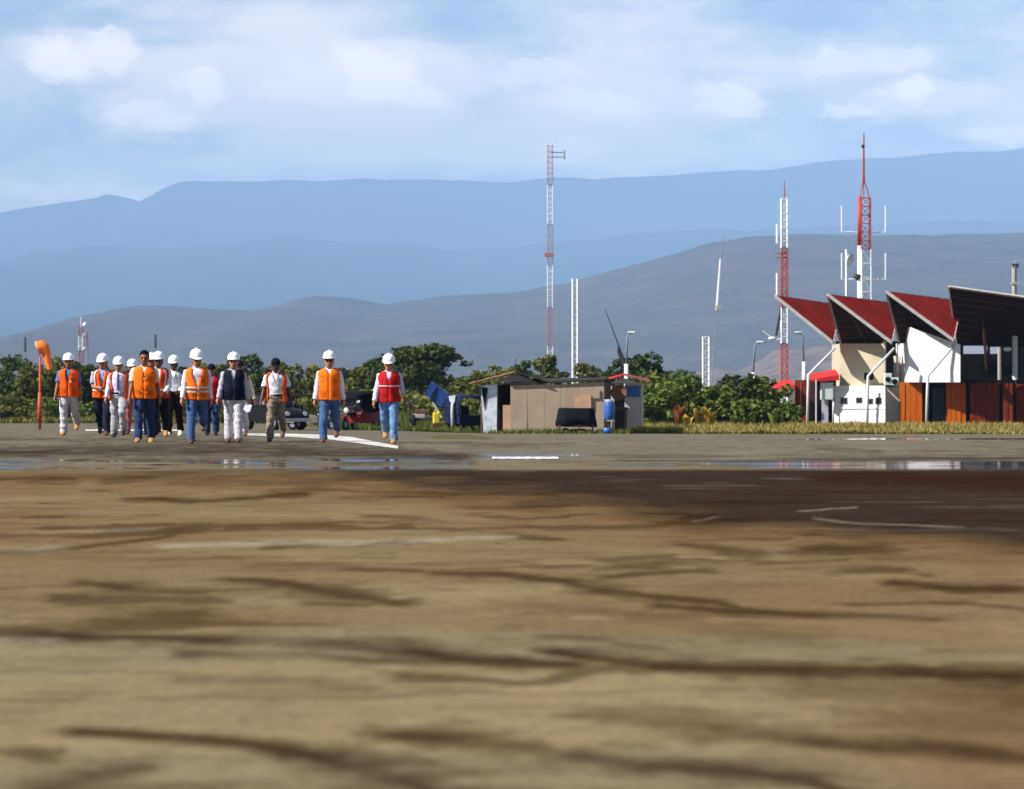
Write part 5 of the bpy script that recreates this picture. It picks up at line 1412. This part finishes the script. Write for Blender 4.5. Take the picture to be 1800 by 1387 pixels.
    # legs and feet
    for hip, knee, ank, c in Lg:
        H_, K_, A_ = hip + off, knee + off, ank + off
        body.tube([H_ + Vector((0, 0, .04)), H_.lerp(K_, .35), K_, K_.lerp(A_, .3), A_], [.088, .080, .056, .057, .038], 12)
        fd = Vector((0, -math.cos(c * .8), -math.sin(max(0, -c) * .8)))
        body.tube([A_ + Vector((0, .03, -.03)), A_ + Vector((0, 0, -.045)), A_ + fd * .14 + Vector((0, 0, -.055))], [.035, .04, .03], 8)
    mesh_obj('body', remesh(body, .0105, 1), M_skin[skin], t)
    # face details
    for sx in (-1, 1):
        MB().ball(hp(sx * .030, -.088, .064), .0160, 8, 6, (1.5, .7, .85)).build('eye', M_eye, t, True)
        MB().tube([hp(sx * .012, -.101, .086), hp(sx * .050, -.090, .088)], .008, 5).build('eyebrow', M_hair, t)
    MB().tube([hp(-.024, -.094, -.004), hp(0, -.100, -.005), hp(.024, -.094, -.004)], [.005, .008, .005], 6).build('mouth', M_lip, t)
    if seed % 2: MB().tube([hp(-.026, -.096, .012), hp(0, -.106, .017), hp(.026, -.096, .012)], [.004, .007, .004], 6).build('moustache', M_moustache, t)
    if glasses: MB().tube([hp(-.06, -.085, .066), hp(-.03, -.102, .064), hp(0, -.106, .068), hp(.03, -.102, .064), hp(.06, -.085, .066)], [.010, .018, .006, .018, .010], 8).build('dark_glasses', M_eye, t, True)
    # hair
    rs = []
    for z, w, d, y0 in ((.005, .076, .070, .042), (.05, .084, .084, .03), (.10, .087, .094, .018), (.14, .083, .100, .010), (.175, .067, .084, .008), (.198, .040, .052, .008), (.207, .012, .016, .008)):
        rs.append([hp(*v) for v in ring(z, w, d, y0, 20, 2.2)])
    if head in ('helmet', 'cap'): rs = rs[:4]
    MB().rings(rs).build('hair', M_hair, t, True)
    if head == 'helmet':
        Mt = Mh @ Matrix.Translation((0, .012, .108)) @ Matrix.Rotation(helm_tilt - .10, 4, 'X')
        q = lambda v: Mt @ Vector(v)
        rs = []
        for z, w, d in ((0, .112, .138), (.012, .113, .139), (.04, .112, .137), (.075, .104, .127), (.105, .086, .106), (.125, .060, .075), (.137, .028, .036), (.140, .006, .008)):
            rs.append([q(v) for v in ring(z, w, d, .0, 28, 2.1)])
        hmh = MB().rings(rs).build('hard_hat', M_helmet, t, True)
        br = []
        for f_, z in ((.98, .010), (1.0, .0)):
            rr = []
            for k in range(28):
                a = 2 * math.pi * k / 28; fr = max(0, math.cos(a)); v = Vector((math.sin(a) * (.118 + .008 * fr), -math.cos(a) * .144 - fr ** 2 * .055, z - fr ** 2 * .018)); rr.append(q(v * 1.0))
            br.append(rr)
        br = [[q(v) for v in ring(.012, .108, .132, 0, 28, 2.1)]] + br + [[q(v) for v in ring(-.004, .106, .130, 0, 28, 2.1)]]
        MB().rings(br).build('brim', M_helmet, hmh, True)
        MB().tube([q((0, -.128, .055)), q((0, -.10, .108)), q((0, -.03, .143)), q((0, .05, .141)), q((0, .11, .095))], [.006, .010, .012, .010, .006], 6).build('crown_ridge', M_helmet, hmh, True)
    elif head == 'cap':
        rs = []
        for z, w, d in ((.10, .088, .108), (.14, .086, .106), (.18, .068, .085), (.205, .034, .044), (.212, .008, .01)): rs.append([hp(*v) for v in ring(z, w, d, .006, 24, 2.2)])
        cp = MB().rings(rs).build('cap', M_black, t, True)
        vis = [hp(math.sin(a) * .075, -.095 - math.cos(a) * .085, .105 - .02 * math.cos(a)) for a in np.linspace(-1.3, 1.3, 11)]
        MB().prism(vis, hp(0, 0, .008) - hp(0, 0, 0)).build('visor', M_black, cp)
    # trousers
    tr = MB(); tr.rings([[up(v) for v in r] for r in torso_rings(.020, .805, 1.00, belly * .6)])
    for (hip, knee, ank, c), sx in zip(Lg, (-1, 1)):
        H_, K_, A_ = hip + off, knee + off, ank + off; dn = (A_ - K_).normalized()
        tr.tube([H_ + Vector((-sx * .01, 0, .06)), H_ + Vector((0, 0, -.05)), H_.lerp(K_, .5), K_, K_.lerp(A_, .5), A_ - dn * .02, A_ + dn * .025], [.106, .114, .104, .086, .082, .080, .084], 16)
    mesh_obj('trousers', wrinkle(remesh(tr, .013, 2), .040, 9, 14, seed), TROU[trou], t)
    MB().rings([[up(v) for v in r] for r in torso_rings(.022, .965, 1.0, belly * .6)]).build('belt', M_hair, t, True)
    # shoes
    for hip, knee, ank, c in Lg:
        A_ = ank + off; lift = A_.z - .085
        tip = -max(0, min(.55, -c * .75 if lift > .01 else 0))
        Ms = Matrix.Translation(A_) @ Matrix.Rotation(tip * -1 if False else -tip, 4, 'X')
        rs = []
        for y, w, z0, z1 in ((.085, .018, -.06, -.02), (.075, .036, -.083, .03), (.03, .044, -.085, .055), (-.03, .046, -.085, .045), (-.08, .050, -.085, .0), (-.14, .052, -.085, -.022), (-.19, .042, -.085, -.034), (-.215, .018, -.078, -.045)):
            zc, hzz = (z0 + z1) / 2, (z1 - z0) / 2
            rs.append([Ms @ Vector((math.copysign(abs(math.cos(a)) ** .7, math.cos(a)) * w, y, zc + math.copysign(abs(math.sin(a)) ** .7, math.sin(a)) * hzz)) for a in np.linspace(0, 2 * math.pi, 15)[:-1]])
        MB().rings(rs).build('shoe', SHOE[shoe], t, True)
    # shirt
    sm = SHIRT[shirt]
    sb = MB(); sb.rings([[up(v) for v in r] for r in torso_rings(.016, .93, 1.437, belly)])
    for (sh, elb, wr, dirv, sx) in arm_pts:
        if sleeve == 'long': sb.tube([up(sh + Vector((-sx * .06, 0, .0))), up(sh), up(sh.lerp(elb, .5)), up(elb), up(elb.lerp(wr, .5)), up(wr - dirv * .005)], [.055, .064, .064, .060, .055, .047], 14)
        else: sb.tube([up(sh + Vector((-sx * .06, 0, .0))), up(sh), up(sh.lerp(elb, .45)), up(sh.lerp(elb, .8))], [.055, .066, .072, .076], 14)
    mesh_obj('shirt', wrinkle(remesh(sb, .013, 2), .032, 10, 13, seed + 50), sm, t)
    cr = MB()
    for sx in (-1, 1):
        cr.prism([up((sx * .012, -.082, 1.43)), up((sx * .062, -.055, 1.475)), up((sx * .072, .02, 1.49)), up((sx * .075, .0, 1.455)), up((sx * .05, -.085, 1.415))], (0, .0, .008))
    cr.build('collar', sm, t)
    # vest: open-fronted shell round the torso
    if vest:
        n = 44; infl = .044
        zs_ = np.linspace(.845, 1.445, 22); vs, fs = [], []
        def gap(z):
            v = vneck * max(0.0, (z - vz) / (1.445 - vz)) ** .75
            return max(vest_open * (1 + .35 * (z - 1.1)), v * 1.25, .012)
        for z in zs_:
            zz = float(z)
            w = float(np.interp(zz, [q[0] for q in TORSO], [q[1] for q in TORSO])) + infl; d = float(np.interp(zz, [q[0] for q in TORSO], [q[2] for q in TORSO])) + infl; y0 = float(np.interp(zz, [q[0] for q in TORSO], [q[3] for q in TORSO]))
            bl = belly * math.exp(-((zz - 1.06) / .13) ** 2); fl = .025 * max(0, (1.0 - zz) / .15)
            ga = gap(zz)
            vs += ring(zz, w + bl * .4 + fl, d + bl * .5 + fl, y0 - bl * .5, n, 2.15, ga, 2 * math.pi - ga, closed=False)
        m1 = n + 1
        for i in range(len(zs_) - 1):
            for k in range(n): fs.append((i * m1 + k, i * m1 + k + 1, (i + 1) * m1 + k + 1, (i + 1) * m1 + k))
        vs = [up(v) for v in vs]
        vme = bpy.data.meshes.new('vest'); vme.from_pydata([tuple(v) for v in vs], [], fs); vme.update()
        bm = bmesh.new(); bm.from_mesh(vme); bmesh.ops.recalc_face_normals(bm, faces=bm.faces[:])
        bmesh.ops.solidify(bm, geom=bm.faces[:], thickness=.009); bm.to_mesh(vme); bm.free()
        vo = mesh_obj('vest', wrinkle(vme, .034, 7, 8, seed + 90), VEST[vest], t)
        for (kind, a_, b_) in stripes:
            if kind == 'band':
                ga = max(gap(a_), .03)
                rr = []
                for zz in (a_, b_):
                    w = float(np.interp(zz, [q[0] for q in TORSO], [q[1] for q in TORSO])) + infl + .020; d = float(np.interp(zz, [q[0] for q in TORSO], [q[2] for q in TORSO])) + infl + .020; y0 = float(np.interp(zz, [q[0] for q in TORSO], [q[3] for q in TORSO]))
                    bl = belly * math.exp(-((zz - 1.06) / .13) ** 2)
                    rr.append([up(v) for v in ring(zz, w + bl * .4, d + bl * .5, y0 - bl * .5, 40, 2.15, ga, 2 * math.pi - ga, closed=False)])
                MB().rings(rr, cap=False, closed=False).build('reflective_stripe', M_reflect, vo, True)
            else:
                for sx in (-1, 1):
                    m_ = MB(); L_, R_ = [], []
                    for zz in np.linspace(a_, b_, 9):
                        zz = float(zz)
                        w = float(np.interp(zz, [q[0] for q in TORSO], [q[1] for q in TORSO])) + infl + .020; d = float(np.interp(zz, [q[0] for q in TORSO], [q[2] for q in TORSO])) + infl + .020; y0 = float(np.interp(zz, [q[0] for q in TORSO], [q[3] for q in TORSO]))
                        a0 = ring(zz, w, d, y0, 2, 2.15, sx * .62, sx * .80, closed=False); L_.append(up(a0[0])); R_.append(up(a0[2]))
                    m_.rings([L_, R_], cap=False, closed=False); m_.build('reflective_stripe', M_reflect, vo, True)
        if pockets:
            dk = cloth(VEST[vest].name + '_pocket', tuple(c * .72 for c in VCOL[vest]))
            for a0, a1, z0, z1 in ((.30, .85, .90, 1.02), (-.85, -.30, .90, 1.02), (.30, .70, 1.17, 1.25)):
                if min(abs(a0), abs(a1)) < vest_open + .05: continue
                rr = []
                for zz in (z0, z1):
                    w = float(np.interp(zz, [q[0] for q in TORSO], [q[1] for q in TORSO])) + infl + .020; d = float(np.interp(zz, [q[0] for q in TORSO], [q[2] for q in TORSO])) + infl + .020; y0 = float(np.interp(zz, [q[0] for q in TORSO], [q[3] for q in TORSO]))
                    bl = belly * math.exp(-((zz - 1.06) / .13) ** 2)
                    rr.append([up(v) for v in ring(zz, w + bl * .4, d + bl * .5, y0 - bl * .5, 6, 2.15, a0, a1, closed=False)])
                MB().rings(rr, cap=False, closed=False).build('pocket', dk, vo, True)
        if badge: MB().box(up(badge), (.055, .012, .038), bevel=.003).build('badge', mat('pale_badge', (.8, .68, .35), var=.05), vo)
    if badge or seed in (8, 12, 13):
        bz = badge[2] if badge else 1.2
        MB().tube([up((-.062, -.07, 1.445)), up((-.05, -.135, 1.36)), up((0, -.172, bz + .02)), up((.05, -.135, 1.36)), up((.062, -.07, 1.445))], .006, 5).build('lanyard', mat('dark_lanyard', (.02, .022, .06), var=.1), t)
    if tie: MB().prism([up((-.014, -.140, 1.43)), up((.014, -.140, 1.43)), up((.020, -.160, 1.08)), up((0, -.160, 1.03)), up((-.020, -.160, 1.08))], (0, .01, 0)).build('necktie', mat('blue_tie', (.02, .025, .10), rough=.7), t)
    t['_hands'] = 0
    del t['_hands']
    return t, {'wrist': [t.matrix_basis @ up(a_[2] + a_[3] * .09) for a_ in arm_pts]}
ST = (('band', 1.00, 1.035), ('vert', 1.05, 1.44))
person(121, 765.5, 619.5, 'leftmost walker: white hard hat, orange vest, pale trousers, blue sleeves', 'denimblue', 'white', 'tan', 'orange', .03, sleeve='short', skin='brown', legs=(.06, .10, -.20, .32), arms=((.05, .15, .17), (-.05, .5, .12)), seed=1, badge=(.07, -.162, 1.18), vz=1.16)
person(181, 765.5, 617, 'walker in light blue short sleeves, orange vest and navy trousers, arm bent in front', 'blue', 'navy', 'brown', 'orange', .05, sleeve='short', legs=(-.16, .25, .20, .12), arms=((.25, 1.25, .06, .55), (.3, 1.2, .06, .4)), pitch=.3, stripes=ST, seed=2, yaw=-.2, vz=1.02)
person(209, 762.5, 619, 'walker with blue tie and lilac sleeves in an open orange vest, foot lifted', 'lilac', 'grey', 'black', 'orange', .75, legs=(-.05, .05, .30, .60), arms=((.10, .25, .14), (-.05, .3, .08)), pitch=.25, tie=True, seed=3, D=66, vneck=.3)
person(233, 761, 627, 'mostly hidden walker in faded red trousers behind the bareheaded man', 'white', 'pinkred', 'brown', 'orange', .1, skin='brown', legs=(.1, .1, -.15, .3), seed=4, D=70, pitch=.2)
person(254, 777.5, 613, 'bareheaded black-haired walker in amber vest, cream sleeves and blue jeans', 'cream', 'darkjeans', 'tan', 'amber', .0, head='bare', sleeve='short', skin='brown', legs=(.20, .10, -.10, .22), arms=((.06, .22, .16), (-.06, .22, .16)), seed=5, badge=(.01, -.165, 1.22), belly=.02, vneck=.2, turn=.05, vz=1.34)
person(267, 766, 620, 'walker whose hard hat peeks out just right of the bareheaded man', 'white', 'charcoal', 'black', 'redorange', .1, legs=(.0, .1, .1, .2), seed=6, D=69, skin='brown')
person(279, 769.5, 615, 'walker in orange vest and black trousers behind the bareheaded man', 'white', 'black', 'tan', 'redorange', .05, skin='dark', legs=(.12, .15, -.12, .25), arms=((.1, .4, .1), (.15, .9, .1, .3)), seed=7, D=64.5, stripes=ST, pitch=.1, vz=1.1)
person(306, 766.5, 623, 'walker in white shirt, red vest flap and black trousers with pale shoes', 'white', 'black', 'white', 'red', 1.0, sleeve='long', skin='dark', legs=(.10, .1, -.1, .25), arms=((.2, 1.1, .08, .4), (.2, 1.0, .08, .3)), pitch=.25, seed=8, D=67.5, vneck=.4)
person(346, 780, 610, 'walker with head bowed, pinkish sleeves, banded orange vest and blue jeans', 'pink', 'jeans', 'brown', 'amber', .02, legs=(.16, .10, -.18, .50), arms=((.06, .15, .17), (-.04, .3, .14)), pitch=.42, yaw=.25, stripes=(('band', .985, 1.02), ('band', 1.06, 1.095)), seed=9, vneck=.4, belly=.02, turn=.1, vz=1.1)
person(372, 766, 640, 'walker almost hidden behind the bowed man, red vest and dark jeans', 'denimblue', 'darkjeans', 'black', 'red', .05, legs=(.0, .1, .15, .3), skin='brown', seed=10, D=68.5, head='cap', pitch=.15)
_, h9 = person(411, 777.5, 618, 'walker in navy vest and pale grey trousers carrying papers', 'grey', 'white', 'brown', 'navy', .02, legs=(.02, .08, .10, .06), arms=((.08, .25, .22), (.0, .2, .20)), seed=11, vneck=.2, belly=.03, vz=1.22)
person(421, 768, 634, 'walker hidden behind the navy vest with red shoulders showing', 'cream', 'white', 'brown', 'red', .05, legs=(.1, .1, -.1, .2), skin='brown', seed=12, D=67, head='cap', arms=((.05, .2, .3), (.0, .2, .3)))
person(485, 776.5, 628, 'walker in black cap, open orange vest, white shirt and khaki trousers', 'white', 'khaki', 'brown', 'orange', .85, head='cap', sleeve='short', skin='dark', legs=(.16, .10, -.14, .42), arms=((.05, .12, .20), (-.08, .2, .24)), pitch=.35, seed=13, vneck=.4)
person(579, 778, 614, 'walker in closed orange vest, pinkish long sleeves and blue jeans on the white line', 'pink', 'jeans', 'brown', 'amber', .0, legs=(.14, .08, -.14, .36), arms=((.02, .15, .16), (-.02, .18, .16)), seed=14, vneck=.22, badge=(.01, -.165, 1.24), glasses=True, belly=.01, vz=1.33)
person(684, 779.5, 619, 'rightmost walker: red vest, lilac sleeves, faded jeans, head bowed', 'lilac', 'lightjeans', 'tan', 'red', .02, legs=(-.20, .42, .18, .08), arms=((.06, .18, .18), (-.35, .75, .14)), pitch=.40, stripes=(('band', 1.15, 1.175),), seed=15, vneck=.25, turn=-.05, vz=1.27)
# papers held by the walker in the navy vest
hw = h9['wrist'][1]
pt_ = thing('paper_sheet', hw, 'folded white papers held in the navy vested walker\'s hand', 'papers')
for k, (rx, ry) in enumerate(((.1, .3), (-.15, .45))):
    m_ = MB(); q = Matrix.Rotation(ry, 3, 'Y') @ Matrix.Rotation(rx, 3, 'X')
    m_.prism([q @ Vector((x, -.035 - k * .004, z)) for x, z in ((-.07, .01), (.06, .0), (.07, -.13), (.02, -.17), (-.06, -.14))], (0, .0015, 0))
    m_.build('sheet', mat('paper', (.78, .77, .82), rough=.8, var=.03), pt_)
